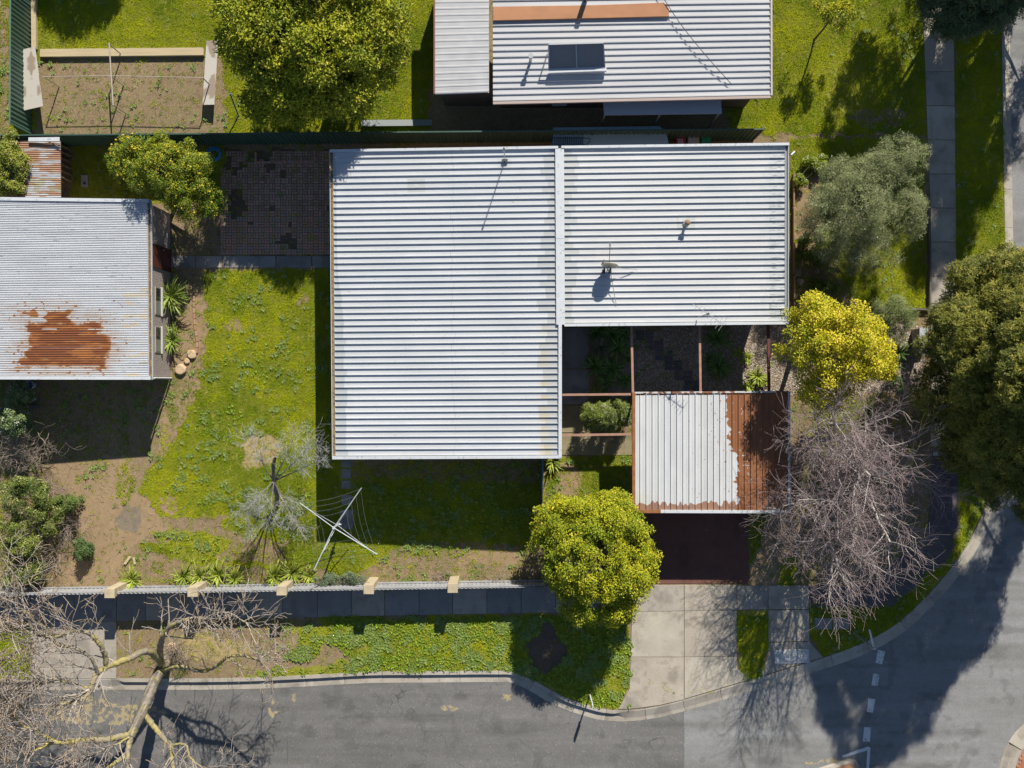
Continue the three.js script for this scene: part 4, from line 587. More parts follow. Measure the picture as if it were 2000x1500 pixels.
// ---------------------------------------------------------------- things in the side passage
{
  const y = 1.15, t = thing('awning', 'pale blue sheet awning with rounded corners in the passage above the house', 'awning', W(1195, 285));
  part('sheet', prism(plan([[1080, 249], [1288, 246], [1302, 258], [1307, 285], [1312, 310], [1080, 312]], y), y - 0.03, y, 0.01), mat([0.30, 0.42, 0.46], 0.5), t); for (const x of [1086, 1190, 1296]) { const p = W(x, 306, y); part('post', rod(V(p.x, 0, p.z), V(p.x, y - 0.02, p.z), 0.03), steel, t); const q = W(x, 262, y); part('post', rod(V(q.x, 0, q.z), V(q.x, y - 0.02, q.z), 0.03), steel, t); }
  const g = thing('slatted_grille', 'dark teal slatted metal grille lying on one end of the pale blue awning', 'grille', W(1110, 278, y)); const teal = mat([0.035, 0.1, 0.14], 0.5), h = y + 0.05;
  part('rail', bar(W(1077, 284, h), W(1140, 282, h), 0.05, 0.04), teal, g); part('rail', bar(W(1078, 269, h), W(1140, 269, h), 0.05, 0.04), teal, g); for (let k = 0; k < 15; k++) part('slat', bar(W(1079 + k * 4.2, 270, h), W(1079 + k * 4.2, 283, h), 0.035, 0.03), teal, g);
  const c = new THREE.CatmullRomCurve3([[1140, 270], [1152, 271], [1150, 279], [1140, 283]].map(([x, z]) => W(x, z, h))); part('hoop', new THREE.TubeGeometry(c, 14, 0.014, 5), teal, g);
  const crate = (x, z, w, d, hh, col, lab, extra) => { const p = W(x, z, hh), b = thing('plastic_tub', lab, 'tub', V(p.x, 0, p.z)); const pts = (k) => [[p.x - w / 2 * k, p.z - d / 2 * k], [p.x + w / 2 * k, p.z - d / 2 * k], [p.x + w / 2 * k, p.z + d / 2 * k], [p.x - w / 2 * k, p.z + d / 2 * k]]; part('body', prism(pts(0.94), 0, hh - 0.05, 0.02), mat(col, 0.5), b); part('lid', prism(pts(1), hh - 0.05, hh, 0.02), mat(col, 0.45), b); extra?.(p, b); return b; };
  crate(1330, 276, 0.42, 0.5, 0.55, [0.33, 0.03, 0.06], 'red tub with white scribbled print by the back fence', (p, b) => { for (let k = 0; k < 4; k++) part('print', bar(V(p.x - 0.12 + 0.06 * k, 0.556, p.z - 0.1), V(p.x - 0.09 + 0.06 * k, 0.556, p.z + 0.12), 0.03, 0.006), whitePaint, b); });
  crate(1355, 276, 0.48, 0.5, 0.55, [0.42, 0.42, 0.42], 'grey white tub with a yellow strap by the back fence', (p, b) => part('strap', bar(V(p.x + 0.2, 0.557, p.z - 0.24), V(p.x + 0.2, 0.557, p.z + 0.24), 0.035, 0.008), mat([0.6, 0.4, 0.03], 0.6), b));
  crate(1379, 275, 0.4, 0.4, 0.5, [0.02, 0.27, 0.13], 'bright green tub by the back fence');
}
// ---------------------------------------------------------------- yard things
{
  const hc = W(418, 301), t = thing('garden_hose', 'coiled blue garden hose beside the lemon tree', 'hose', hc), m = mat([0.05, 0.27, 0.55], 0.4);
  for (let k = 0; k < 3; k++) part('coil', new THREE.TorusGeometry(0.3 - 0.05 * k, 0.03, 6, 36).rotateX(Math.PI / 2).translate(hc.x + 0.02 * k, 0.04 + 0.035 * k, hc.z + 0.015 * k), m, t);
}
{ // rotary clothesline
  const y = 1.95, c = W(652, 1031, y), f = V(c.x, 0, c.z), t = thing('clothesline', 'rotary clothesline with four galvanised arms and sagging wires', 'clothesline', f), gal = mat([0.5, 0.53, 0.56], 0.45);
  part('pole', rod(f, c, 0.03, 10), gal, t); part('crank_case', [rod(V(c.x, 0.9, c.z), V(c.x, 1.2, c.z), 0.06, 10), rod(V(c.x, 1.05, c.z), V(c.x + 0.14, 1.05, c.z), 0.03, 8)], whitePaint, t); part('hub', rod(V(c.x, y - 0.1, c.z), V(c.x, y + 0.06, c.z), 0.06, 12), gal, t);
  const ends = [[585, 982], [706, 953], [737, 1083], [614, 1112]].map(([x, z]) => W(x, z, y + 0.22));
  for (const e of ends) { const a = part('arm', rod(c, e, 0.019, 8), gal, t); part('strut', rod(V(c.x, y - 0.75, c.z), c.clone().lerp(e, 0.8), 0.013, 8), gal, a); }
  const wire = mat([0.2, 0.22, 0.23], 0.5); for (let i = 0; i < 4; i++) for (const s of [0.45, 0.63, 0.8, 0.97]) { const a = c.clone().lerp(ends[i], s), b = c.clone().lerp(ends[(i + 1) % 4], s), m = a.clone().add(b).multiplyScalar(0.5); m.y -= 0.09 * s; m.x = lerp(m.x, c.x, 0.08); m.z = lerp(m.z, c.z, 0.08); part('line_wire', new THREE.TubeGeometry(new THREE.CatmullRomCurve3([a, m, b]), 8, 0.0035, 4), wire, t); }
}
function rockGeo(r, s, sc = [1, 0.6, 0.85]) { const g = new THREE.IcosahedronGeometry(r, 3), p = g.attributes.position; for (let i = 0; i < p.count; i++) { const x = p.getX(i), y = p.getY(i), z = p.getZ(i), k = 0.8 + 0.4 * fbm(x / r * 1.3 + s, (y + z) / r * 1.3, 3, s); p.setXYZ(i, Math.max(-r * 0.85, Math.min(r * 0.8, x * k)) * sc[0], Math.min(r * 0.7, y * k) * sc[1], z * k * sc[2]); } return planar(g); }
const stone = mat([1, 1, 1], 0.9, { map: tex(128, 128, (u, v) => { const g = 0.75 + 0.45 * fbm(u * 6, v * 6, 4, 235); return [0.5 * g, 0.36 * g, 0.22 * g]; }, [1.4, 1.4]) });
const rock = (x, y, r, s, lab, m = stone) => { const p = W(x, y), g = rockGeo(r, s); g.rotateY(s); g.translate(p.x, r * 0.25, p.z); return single('rock', g, m, lab, 'rock', 'garden rocks'); };
rock(354, 722, 0.28, 3, 'largest sandy rock, at the shed corner'); rock(375, 692, 0.22, 8, 'sandy rock with a pointed end beside the brick edging'); rock(366, 705, 0.14, 5, 'smallest sandy rock, between the other two');
const greyStone = mat([0.26, 0.2, 0.15], 0.9); rock(1558, 533, 0.2, 11, 'brown rock in the bed at the end of the house, nearest the eave', greyStone); rock(1561, 550, 0.2, 12, 'brown rock in the bed just below its twin', greyStone); rock(1595, 530, 0.14, 14, 'small brown rock under the olive tree edge', greyStone); rock(1047, 997, 0.13, 21, 'pale rock in the shade beside the short blue fence', mat([0.42, 0.38, 0.33], 0.9));
rock(337, 1266, 0.28, 17, 'pale rock under the leafless street tree on the verge', stone);
single('timber_offcut', bar(W(245, 1101).setY(0.05), W(255, 1087).setY(0.05), 0.1, 0.09), paleWood, 'short pale timber offcut lying on the dirt', 'timber'); single('timber_offcut', obox(W(263, 1095).setY(0.03), 0.09, 0.05, 0.3, 0.2), paleWood, 'tiny pale timber scrap on the dirt beside the longer offcut', 'timber');
{ const d = W(166, 354); const t = thing('drain_lid', 'grey concrete drain lid in the shaded grass behind the lean-to', 'drain lid', d); part('lid', obox(d.clone().setY(0.04), 0.28, 0.06, 0.5), mat([0.33, 0.33, 0.31], 0.9), t); part('grip', rod(d.clone().add(V(0.02, 0.06, 0.1)), d.clone().add(V(0.02, 0.09, 0.1)), 0.06, 10), darkSteel, t);
  const b = W(54, 752, 0.5), k = thing('bucket', 'pale blue bucket by the shed wall', 'bucket', V(b.x, 0, b.z)); part('shell', new THREE.LatheGeometry([[0.13, 0.0], [0.18, 0.42], [0.195, 0.43], [0.17, 0.42], [0.12, 0.02], [0, 0.02]].map(([x, y]) => new THREE.Vector2(x, y)), 20).translate(b.x, 0.01, b.z), mat([0.4, 0.5, 0.62], 0.5), k); part('handle', new THREE.TorusGeometry(0.18, 0.008, 5, 16, Math.PI).translate(b.x, 0.43, b.z), steel, k);
  for (const [y, lab] of [[783, 'upper of two short timber sleepers lying in the shade by the shed'], [796, 'lower of two short timber sleepers lying in the shade by the shed']]) single('timber_sleeper', bar(W(54, y).setY(0.07), W(77, y - 3).setY(0.07), 0.14, 0.13), sleeper, lab, 'sleeper'); }
// ---------------------------------------------------------------- street signs
{
  const f = W(1665, 1235), t = thing('street_sign', 'tall pole with a white street name blade by the dashed line', 'sign', f), y = 2.4; part('pole', rod(f, f.clone().setY(y + 0.05), 0.03, 10), steel, t);
  const a = W(1708, 1266, y), b = W(1700, 1231, y); part('blade', bar(a.clone().setY(y - 0.1), b.clone().setY(y - 0.1), 0.03, 0.17), mat([0.66, 0.68, 0.7], 0.5), t); part('cap', new THREE.SphereGeometry(0.045, 10, 8).translate(f.x, y + 0.06, f.z), whitePaint, t);
  const m = W(1152, 1356), s = thing('marker_post', 'short white marker post leaning at the verge near the driveway', 'sign', m); part('pole', bar(m.clone(), m.clone().setY(1.42), 0.05, 0.05, V(0, 0, 1)), whitePaint, s); part('plate', obox(m.clone().add(V(0.0, 1.12, 0)), 0.03, 0.55, 0.2, 0.2), mat([0.6, 0.65, 0.7], 0.5), s);
}
// ---------------------------------------------------------------- grass and low weeds
function bladeTuft(n, len, wid, spread, s) {
  seed = s; const p = [], ix = [];
  for (let k = 0; k < n; k++) {
    const a = rnd() * 6.283, r = spread * Math.sqrt(rnd()), x = r * Math.cos(a), z = r * Math.sin(a), d = rnd() * 6.283, tilt = rr(0.45, 1.3), l = len * rr(0.6, 1.2), w = wid * rr(0.7, 1.2), cx = Math.cos(d), cz = Math.sin(d), b = p.length / 3;
    const mx = x + cx * l * 0.45 * Math.sin(tilt * 0.7), mz = z + cz * l * 0.45 * Math.sin(tilt * 0.7), my = l * 0.5 * Math.cos(tilt * 0.7), ex = x + cx * l * Math.sin(tilt), ez = z + cz * l * Math.sin(tilt), ey = l * Math.cos(tilt) * 0.8;
    p.push(x - cz * w / 2, 0, z + cx * w / 2, x + cz * w / 2, 0, z - cx * w / 2, mx - cz * w / 2, my, mz + cx * w / 2, mx + cz * w / 2, my, mz - cx * w / 2, ex, ey, ez); ix.push(b, b + 1, b + 3, b, b + 3, b + 2, b + 2, b + 3, b + 4);
  }
  const g = new THREE.BufferGeometry(); g.setAttribute('position', new THREE.Float32BufferAttribute(p, 3)); g.setIndex(ix); g.computeVertexNormals(); return g;
}
function rosette(n, len, wid, s, lift = 0.5) {                            // broad leaves spreading from a point
  seed = s; const p = [], ix = [];
  for (let k = 0; k < n; k++) {
    const d = k / n * 6.283 + rr(-0.4, 0.4), l = len * rr(0.6, 1.15), w = wid * rr(0.7, 1.2), e = rr(0.1, lift), cx = Math.cos(d), cz = Math.sin(d), b = p.length / 3, y0 = rr(0.005, 0.05);
    const pt = (o, s2, y) => p.push(cx * l * o - cz * w * s2, y0 + y, cz * l * o + cx * w * s2);
    pt(0.08, 0, 0); pt(0.55, -0.5, l * e * 0.8); pt(0.5, 0, l * e * 0.6); pt(0.55, 0.5, l * e * 0.8); pt(1, 0, l * e * 0.7); ix.push(b, b + 2, b + 1, b, b + 3, b + 2, b + 1, b + 2, b + 4, b + 2, b + 3, b + 4);
  }
  const g = new THREE.BufferGeometry(); g.setAttribute('position', new THREE.Float32BufferAttribute(p, 3)); g.setIndex(ix); g.computeVertexNormals(); return g;
}
const leafMat = (rough = 0.6, spec = 0.35) => new THREE.MeshPhysicalMaterial({ color: 0xffffff, roughness: rough, specularIntensity: spec, side: THREE.DoubleSide }), q4 = new THREE.Object3D();
function instanced(name, g, m, list, parent = scene) {                    // list of [position, quaternion or yaw, scale, rgb]
  const im = new THREE.InstancedMesh(g, m, list.length);
  list.forEach(([p, r, s, c], i) => { q4.position.copy(p); if (typeof r === 'number') q4.rotation.set(0, r, 0); else q4.quaternion.copy(r); if (typeof s === 'number') q4.scale.setScalar(s); else q4.scale.copy(s); q4.updateMatrix(); im.setMatrixAt(i, q4.matrix); im.setColorAt(i, lin(...c)); });
  im.name = name; im.userData.kind = 'stuff'; parent.add(im); return im;
}
{
  const tuft = bladeTuft(15, 0.07, 0.0095, 0.07, 301), grass = [], weeds = [], clover = []; seed = 305;
  for (let py = -60; py < 1560; py += 3.0) for (let px = -60; px < 2060; px += 3.0) {
    const x = px + rr(-1.5, 1.5), y = py + rr(-1.5, 1.5), o = warped(x, y, 13); if (o < 0) continue; const hc = kind[Math.max(0, cell(x, y))]; if (hc === OLD || hc === NEW || hc === 10) continue;
    const d = dens[o], w = weed[o]; if (!d && !w) continue;
    if (onPaving(x, y)) continue;
    const patch = fbm(x * 0.035, y * 0.035, 3, 310), big = fbm(x * 0.012, y * 0.012, 2, 311);
    if (rnd() < d * clamp(0.35 + 1.3 * patch) * 0.98) {
      const k = rnd(), green = [0.17, 0.245, 0.01], lime = [0.42, 0.44, 0.012], olive = [0.29, 0.29, 0.035];
      let c = mix(green, lime, clamp((patch - 0.22) * 1.5 + (k - 0.5) * 0.55 + (big - 0.5) * 1.2)); if (k > 0.97) c = [0.42, 0.37, 0.13]; else if (k < 0.1) c = olive;
      grass.push([V((x - 1000) / S, 0.0, (y - 750) / S), rnd() * 6.283, rr(0.65, 1.2) + 0.5 * smooth(0.5, 0.75, fbm(x * 0.09, y * 0.09, 2, 314)), c]);
    }
    if (w && rnd() < w * 0.26 * smooth(0.54, 0.64, fbm(x * 0.045, y * 0.045, 3, 312))) weeds.push([V((x - 1000) / S, 0.012, (y - 750) / S), rnd() * 6.283, rr(0.6, 1.35), mix([0.14, 0.21, 0.045], [0.26, 0.32, 0.09], rnd())]);
    if (w > 0.75 && rnd() < (w - 0.6) * 0.21 * smooth(0.25, 0.5, fbm(x * 0.03, y * 0.03, 3, 313))) clover.push([V((x - 1000) / S, 0.015, (y - 750) / S), rnd() * 6.283, rr(0.6, 1.2), mix([0.13, 0.22, 0.018], [0.27, 0.34, 0.035], rnd())]);
  }
  
  const a = instanced('lawn_grass', tuft, leafMat(0.8, 0.12), grass); a.userData = { kind: 'stuff', label: 'yellow green grass growing over the lawns and verges', category: 'grass' };
  const b = instanced('broadleaf_weeds', rosette(9, 0.1, 0.04, 302), leafMat(0.6), weeds); b.userData = { kind: 'stuff', label: 'broad leafed weeds scattered through lawn and bare soil', category: 'weeds' };
  const c = instanced('verge_groundcover', rosette(7, 0.085, 0.05, 303, 0.9), leafMat(0.55), clover); c.userData = { kind: 'stuff', label: 'dense leafy ground cover on the verge and back lawn', category: 'ground cover' };
}
{ // loose stones of the gravel beds, and twigs and leaf litter on bare soil
  const st = [], tw = []; seed = 320; const pg = rockGeo(0.022, 4), tg = rod(V(-0.07, 0.008, 0), V(0.07, 0.008, 0.01), 0.004, 3);
  for (let k = 0; k < 26000; k++) { const x = rr(1235, 1806), y = rr(636, 775), o = warped(x, y); if (o < 0 || kind[o] !== GRAVEL || onPaving(x, y)) continue; const t = rnd(); st.push([V((x - 1000) / S, 0.006, (y - 750) / S), rnd() * 6.283, rr(0.5, 1.6), t > 0.7 ? [0.5, 0.44, 0.35] : t > 0.3 ? [0.33, 0.26, 0.19] : [0.22, 0.15, 0.11]]); }
  for (let k = 0; k < 16000; k++) { const x = rr(0, 2000), y = rr(100, 1330), o = warped(x, y); if (o < 0 || ![SOIL, DIRT, STRAW, MULCH, MOSS].includes(kind[o]) || onPaving(x, y)) continue; const g = rr(0.5, 1.3); tw.push([V((x - 1000) / S, 0.004, (y - 750) / S), rnd() * 6.283, rr(0.5, 1.5), [0.3 * g, 0.23 * g, 0.14 * g]]); }
  const lf = []; for (let k = 0; k < 5200; k++) { const x = rr(0, 2000), y = rr(270, 1480), o = cell(x, y); if (o < 0) continue; const rd = kind[o] === OLD || kind[o] === NEW, pv = onPaving(x, y); if (!rd && !pv) continue; if (rd && (rnd() > 0.25 || x > 1340 && rnd() > 0.3)) continue; if (fbm(x * 0.02, y * 0.02, 3, 321) < 0.42) continue; const g = rr(0.5, 1.5); lf.push([V((x - 1000) / S, rd ? -0.115 : 0.042, (y - 750) / S), rnd() * 6.283, rr(0.3, 0.9), rnd() > 0.5 ? [0.32 * g, 0.24 * g, 0.12 * g] : [0.14 * g, 0.1 * g, 0.07 * g]]); }
  instanced('leaf_litter', rosette(2, 0.05, 0.035, 322, 0.3), mat([1, 1, 1], 0.9), lf).userData = { kind: 'stuff', label: 'fallen leaves and bits scattered over paths and road', category: 'litter' };
  instanced('gravel', pg, mat([1, 1, 1], 0.9), st).userData = { kind: 'stuff', label: 'loose pale gravel in the courtyard and front bed', category: 'gravel' };
  instanced('twig_litter', tg, mat([1, 1, 1], 0.9), tw).userData = { kind: 'stuff', label: 'dry twigs and straw littering the bare soil', category: 'litter' };
}
// ---------------------------------------------------------------- trees
function leafSpray(n, len, wid, s, droop = 0.3) {                          // a sprig of separate leaves around its tip
  seed = s; const p = [], ix = [], d = V(), side = V(), up = V();
  for (let k = 0; k < n; k++) {
    const a = k * 2.4 + rr(-0.5, 0.5), e = rr(-droop, 1.1), l = len * rr(0.7, 1.2), w = wid * rr(0.7, 1.2), b = p.length / 3; d.set(Math.cos(a) * Math.cos(e), Math.sin(e), Math.sin(a) * Math.cos(e)); side.set(-Math.sin(a), rr(-0.6, 0.6), Math.cos(a)).normalize();
    const o = V(rr(-1, 1), rr(-0.7, 0.7), rr(-1, 1)).multiplyScalar(len * 0.8), pt = (u, v, h) => p.push(o.x + d.x * l * u + side.x * w * v, o.y + d.y * l * u + side.y * w * v + h, o.z + d.z * l * u + side.z * w * v);
    pt(0, 0, 0); pt(0.5, -0.5, 0.1 * w); pt(1, 0, -0.1 * l); pt(0.5, 0.5, 0.1 * w); ix.push(b, b + 3, b + 1, b + 1, b + 3, b + 2);
  }
  const g = new THREE.BufferGeometry(); g.setAttribute('position', new THREE.Float32BufferAttribute(p, 3)); g.setIndex(ix); g.computeVertexNormals(); return g;
}
class Tubes {
  constructor() { this.p = []; this.c = []; this.n = []; this.ix = []; }
  add(pts, rad, sides, col) {
    const b0 = this.p.length / 3; let u = V(0.31, 0.2, 0.93), prev;
    for (let i = 0; i < pts.length; i++) {
      const d = pts[Math.min(pts.length - 1, i + 1)].clone().sub(pts[Math.max(0, i - 1)]).normalize(); u = u.clone().addScaledVector(d, -u.dot(d)).normalize(); const w = new THREE.Vector3().crossVectors(d, u);
      for (let k = 0; k < sides; k++) { const a = k / sides * 6.2832, nx = u.clone().multiplyScalar(Math.cos(a)).addScaledVector(w, Math.sin(a)); this.p.push(pts[i].x + nx.x * rad[i], pts[i].y + nx.y * rad[i], pts[i].z + nx.z * rad[i]); this.n.push(nx.x, nx.y, nx.z); this.c.push(...col(pts[i], nx, i)); }
      if (i) for (let k = 0; k < sides; k++) { const a = b0 + (i - 1) * sides + k, b = b0 + (i - 1) * sides + (k + 1) % sides; this.ix.push(a, b, b + sides, a, b + sides, a + sides); }
    }
  }
  geo() { const g = new THREE.BufferGeometry(); g.setAttribute('position', new THREE.Float32BufferAttribute(this.p, 3)); g.setAttribute('normal', new THREE.Float32BufferAttribute(this.n, 3)); g.setAttribute('color', new THREE.Float32BufferAttribute(this.c, 3)); g.setIndex(this.ix); return g; }
}
const barkMat = mat([1, 1, 1], 0.9, { vertexColors: true });
const tubesPart = (name, T, parent, stuff) => { const g = T.geo(); g.translate(-parent.position.x, -parent.position.y, -parent.position.z); const o = new THREE.Mesh(g, barkMat); o.name = name; if (stuff) o.userData.kind = 'stuff'; parent.add(o); return o; };
const unit = () => { const z = rr(-1, 1), a = rnd() * 6.283, r = Math.sqrt(1 - z * z); return V(r * Math.cos(a), z, r * Math.sin(a)); };
// crown: list of ellipsoid lobes [centre, radii]; clumps of leaf sprays over each lobe
function tree(name, label, category, foot, o) {
  seed = o.seed; const t = thing(name, label, category, foot.clone(), o.group), clumps = [], out = [];
  for (const [c, R, n] of o.lobes) for (let k = 0; k < n; k++) {
    const d = unit(); if (d.y < -0.55) d.y *= -1; const w = rr(o.deep ?? 0.6, 1) * (1 + (o.ragged ?? 0.16) * (2 * vn(d.x * 2.2 + 9, d.z * 2.2 + d.y * 1.7, o.seed) - 1)); clumps.push([V(c.x + d.x * R.x * w, c.y + d.y * R.y * w, c.z + d.z * R.z * w), d, o.clump * rr(0.6, 1.3), rnd(), c]);
  }
  for (const [c, d, r, tint] of clumps) {
    const n = Math.round(o.per * (r / o.clump) ** 2);
    for (let k = 0; k < n; k++) {
      const e = unit(); if (e.dot(d) < -0.25 && e.y < 0.2) e.multiplyScalar(-1); const p = c.clone().addScaledVector(e, r * Math.pow(rnd(), 0.4)); p.y = Math.max(p.y, 0.05); if (o.squash) p.y = c.y + (p.y - c.y) * o.squash;
      const nn = e.clone().multiplyScalar(0.7).add(V(0, 0.55, 0)).addScaledVector(unit(), 0.5).normalize(), q = new THREE.Quaternion().setFromUnitVectors(V(0, 1, 0), nn).multiply(new THREE.Quaternion().setFromAxisAngle(V(0, 1, 0), rnd() * 6.283));
      const k2 = rnd(); let col = mix(o.cols[0], o.cols[1], clamp(0.5 * tint + 0.6 * rnd() - 0.3 + 0.5 * vn(p.x * 0.9 + p.y * 0.5, p.z * 0.9, o.seed))); if (o.cols[2] && k2 < (o.rare ?? 0.12)) col = o.cols[2]; out.push([p.sub(foot), q, rr(0.7, 1.3) * (o.size ?? 1), col]);
    }
  }
  const T = new Tubes(), col = () => o.bark ?? [0.12, 0.095, 0.07], c0 = o.lobes[0][0], tr = o.trunk ?? 0.12, fork = V(lerp(foot.x, c0.x, 0.5), Math.max(0.2, (c0.y - o.lobes[0][1].y * 0.75)), lerp(foot.z, c0.z, 0.5));
  if (o.bark !== null) {
    T.add([V(foot.x, -0.05, foot.z), foot.clone().lerp(fork, 0.5).add(V(0.04, 0, -0.03)), fork], [tr * 1.25, tr, tr * 0.85], 9, col); const L = new Tubes();
    for (let k = 0; k < Math.min(clumps.length, o.limbs ?? 26); k++) { const e = clumps[(k * 7919) % clumps.length][0], m = fork.clone().lerp(e, 0.5).add(V(rr(-0.15, 0.15), rr(-0.1, 0.25), rr(-0.15, 0.15))); L.add([fork.clone(), m, e.clone()], [tr * 0.5, tr * 0.26, tr * 0.08], 5, col); }
    tubesPart('trunk', T, t); tubesPart('limbs', L, t);
  }
  instanced('crown', o.leaf, o.mat ?? leafMat(0.55), out, t); total += out.length; return t;
}
let total = 0;
const EL = (px, py, h, rx, ry, rz, n) => [W(px, py, h), V(rx, ry, rz), n];
const broad = leafSpray(7, 0.085, 0.045, 330), mid = leafSpray(8, 0.07, 0.035, 331), fine = leafSpray(10, 0.075, 0.014, 332), needle = leafSpray(12, 0.09, 0.02, 333), big = leafSpray(8, 0.14, 0.06, 334), small = leafSpray(9, 0.05, 0.026, 335);
tree('round_tree', 'dense rounded yellow green tree overhanging the front fence beside the driveway', 'tree', W(1150, 1076), { seed: 401, lobes: [EL(1160, 1078, 2.6, 2.3, 1.7, 2.35, 270), EL(1115, 1030, 2.3, 1.45, 1.2, 1.3, 90), EL(1195, 1010, 2.5, 1.0, 1.1, 1.05, 60), EL(1165, 1175, 2.2, 1.75, 1.2, 0.85, 90), EL(1235, 1100, 2.3, 0.95, 1.2, 1.4, 50)], clump: 0.3, per: 31, leaf: broad, cols: [[0.16, 0.22, 0.014], [0.45, 0.43, 0.018], [0.55, 0.46, 0.03]], deep: 0.66, ragged: 0.2, rare: 0.08, trunk: 0.13 });
tree('golden_tree', 'golden yellow leafed tree between carport and olive tree', 'tree', W(1545, 702), { seed: 403, lobes: [EL(1615, 685, 4.4, 1.85, 1.7, 1.85, 95), EL(1680, 680, 4.0, 1.0, 1.1, 1.05, 30), EL(1605, 755, 3.6, 1.05, 1.1, 0.75, 28), EL(1585, 625, 4.2, 0.85, 0.9, 0.8, 22), EL(1725, 705, 3.2, 0.5, 0.4, 0.5, 8)], clump: 0.4, per: 46, leaf: broad, cols: [[0.24, 0.27, 0.012], [0.56, 0.49, 0.014], [0.68, 0.54, 0.05]], rare: 0.3, deep: 0.5, trunk: 0.09, ragged: 0.28, bark: [0.2, 0.17, 0.14] });
tree('olive_tree', 'large grey green olive tree at the street side of the lawn', 'tree', W(1650, 420), { seed: 405, lobes: [EL(1675, 400, 2.8, 2.0, 1.5, 1.9, 120), EL(1735, 318, 2.7, 1.3, 1.1, 1.0, 50), EL(1620, 420, 2.4, 1.15, 1.1, 1.4, 50), EL(1765, 415, 2.3, 0.85, 0.9, 1.2, 36), EL(1680, 490, 2.2, 1.5, 0.9, 0.8, 45), EL(1640, 350, 2.6, 0.9, 0.8, 0.7, 24), EL(1765, 300, 2.4, 0.9, 0.6, 0.5, 16)], clump: 0.34, per: 44, leaf: fine, cols: [[0.12, 0.15, 0.055], [0.29, 0.31, 0.135], [0.4, 0.4, 0.22]], deep: 0.55, trunk: 0.16, ragged: 0.4 });
tree('olive_bush', 'small rounded olive bush beside the retaining wall', 'bush', W(1738, 624), { seed: 407, lobes: [EL(1745, 622, 0.9, 0.85, 0.8, 0.95, 40)], clump: 0.28, per: 50, leaf: fine, cols: [[0.126, 0.168, 0.049], [0.280, 0.308, 0.126]], deep: 0.5, trunk: 0.05 });
tree('lemon_tree', 'lemon tree with glossy leaves and yellow fruit behind the shed', 'tree', W(355, 362), { seed: 409, lobes: [EL(318, 330, 2.3, 1.75, 1.35, 1.15, 75), EL(365, 375, 2.1, 1.15, 1.0, 1.0, 45), EL(260, 300, 2.1, 0.8, 0.8, 0.7, 20), EL(405, 405, 1.7, 0.55, 0.5, 0.5, 9)], clump: 0.36, per: 44, leaf: mid, mat: leafMat(0.4), cols: [[0.075, 0.13, 0.014], [0.24, 0.27, 0.018], [0.46, 0.42, 0.03]], rare: 0.14, deep: 0.62, trunk: 0.1, ragged: 0.26 });
{ const t = scene.children[scene.children.length - 1]; seed = 411; const g = new THREE.SphereGeometry(0.045, 8, 6).scale(1, 1.25, 1), m = mat([0.62, 0.43, 0.02], 0.5), cs = [[318, 330, 2.3, 1.8, 1.35, 1.2], [365, 375, 2.1, 1.2, 1.0, 1.05], [260, 300, 2.1, 0.85, 0.8, 0.75]]; for (let k = 0; k < 46; k++) { const [x, y, h, a, b, c] = cs[k % 3], d = unit(); d.y = Math.abs(d.y) * 0.9 + 0.1; const p = W(x, y, h).add(V(d.x * a, d.y * b, d.z * c)), l = new THREE.Mesh(g, m); l.name = 'lemon'; l.position.copy(p.sub(t.position)); t.add(l); } }
tree('bushy_tree', 'big billowing yellow green tree in the neighbouring garden', 'tree', W(660, 185), { seed: 413, lobes: [EL(615, 95, 3.8, 2.9, 1.7, 2.2, 220), EL(735, 60, 3.6, 1.5, 1.4, 1.6, 50), EL(500, 70, 4.0, 1.6, 1.6, 1.7, 50), EL(560, 175, 3.2, 1.9, 1.3, 1.1, 50), EL(660, 185, 2.6, 1.3, 1.1, 0.9, 36), EL(620, -40, 4.4, 2.8, 1.8, 1.2, 60)], clump: 0.46, per: 40, leaf: big, cols: [[0.16, 0.21, 0.018], [0.38, 0.385, 0.022], [0.44, 0.4, 0.04]], deep: 0.68, trunk: 0.2, ragged: 0.28 });
tree('street_tree', 'huge dark olive street tree overhanging the side footpath', 'tree', W(1903, 742), { seed: 415, lobes: [EL(2050, 745, 5.4, 4.2, 3.4, 4.35, 300), EL(1990, 600, 4.6, 2.3, 2.0, 2.1, 70), EL(1930, 690, 4.3, 1.9, 1.9, 1.9, 60), EL(1930, 830, 4.2, 2.0, 1.9, 1.9, 60), EL(2010, 915, 4.5, 2.2, 2.0, 1.6, 60), [W(1903, 742).setY(8.4), V(3.1, 2.7, 3.0), 150]], clump: 0.55, per: 80, leaf: needle, size: 1.5, cols: [[0.08, 0.1, 0.02], [0.22, 0.215, 0.03], [0.3, 0.26, 0.045]], deep: 0.8, trunk: 0.3, ragged: 0.22 });
tree('street_tree', 'dark green conifer at the top end of the side street footpath', 'tree', W(1872, -12), { seed: 417, lobes: [EL(1915, -85, 3.8, 2.6, 3.6, 2.6, 200), EL(1860, 10, 3.3, 1.0, 1.0, 0.8, 20), EL(1890, 30, 3.0, 0.9, 0.9, 0.8, 20)], clump: 0.5, per: 52, leaf: needle, size: 1.45, cols: [[0.06, 0.1, 0.045], [0.12, 0.165, 0.075]], deep: 0.7, trunk: 0.25 });
tree('street_tree', 'tall dark conifer leaning into the corner of the frame over the kerb', 'tree', W(1978, -25), { seed: 419, lobes: [[W(1978, -25).setY(4.6), V(2.2, 4.2, 2.2), 200], [W(1950, -10).setY(3.0), V(1.5, 1.8, 1.5), 60]], clump: 0.5, per: 52, leaf: needle, size: 1.45, cols: [[0.06, 0.1, 0.045], [0.12, 0.165, 0.075]], deep: 0.7, trunk: 0.25 });
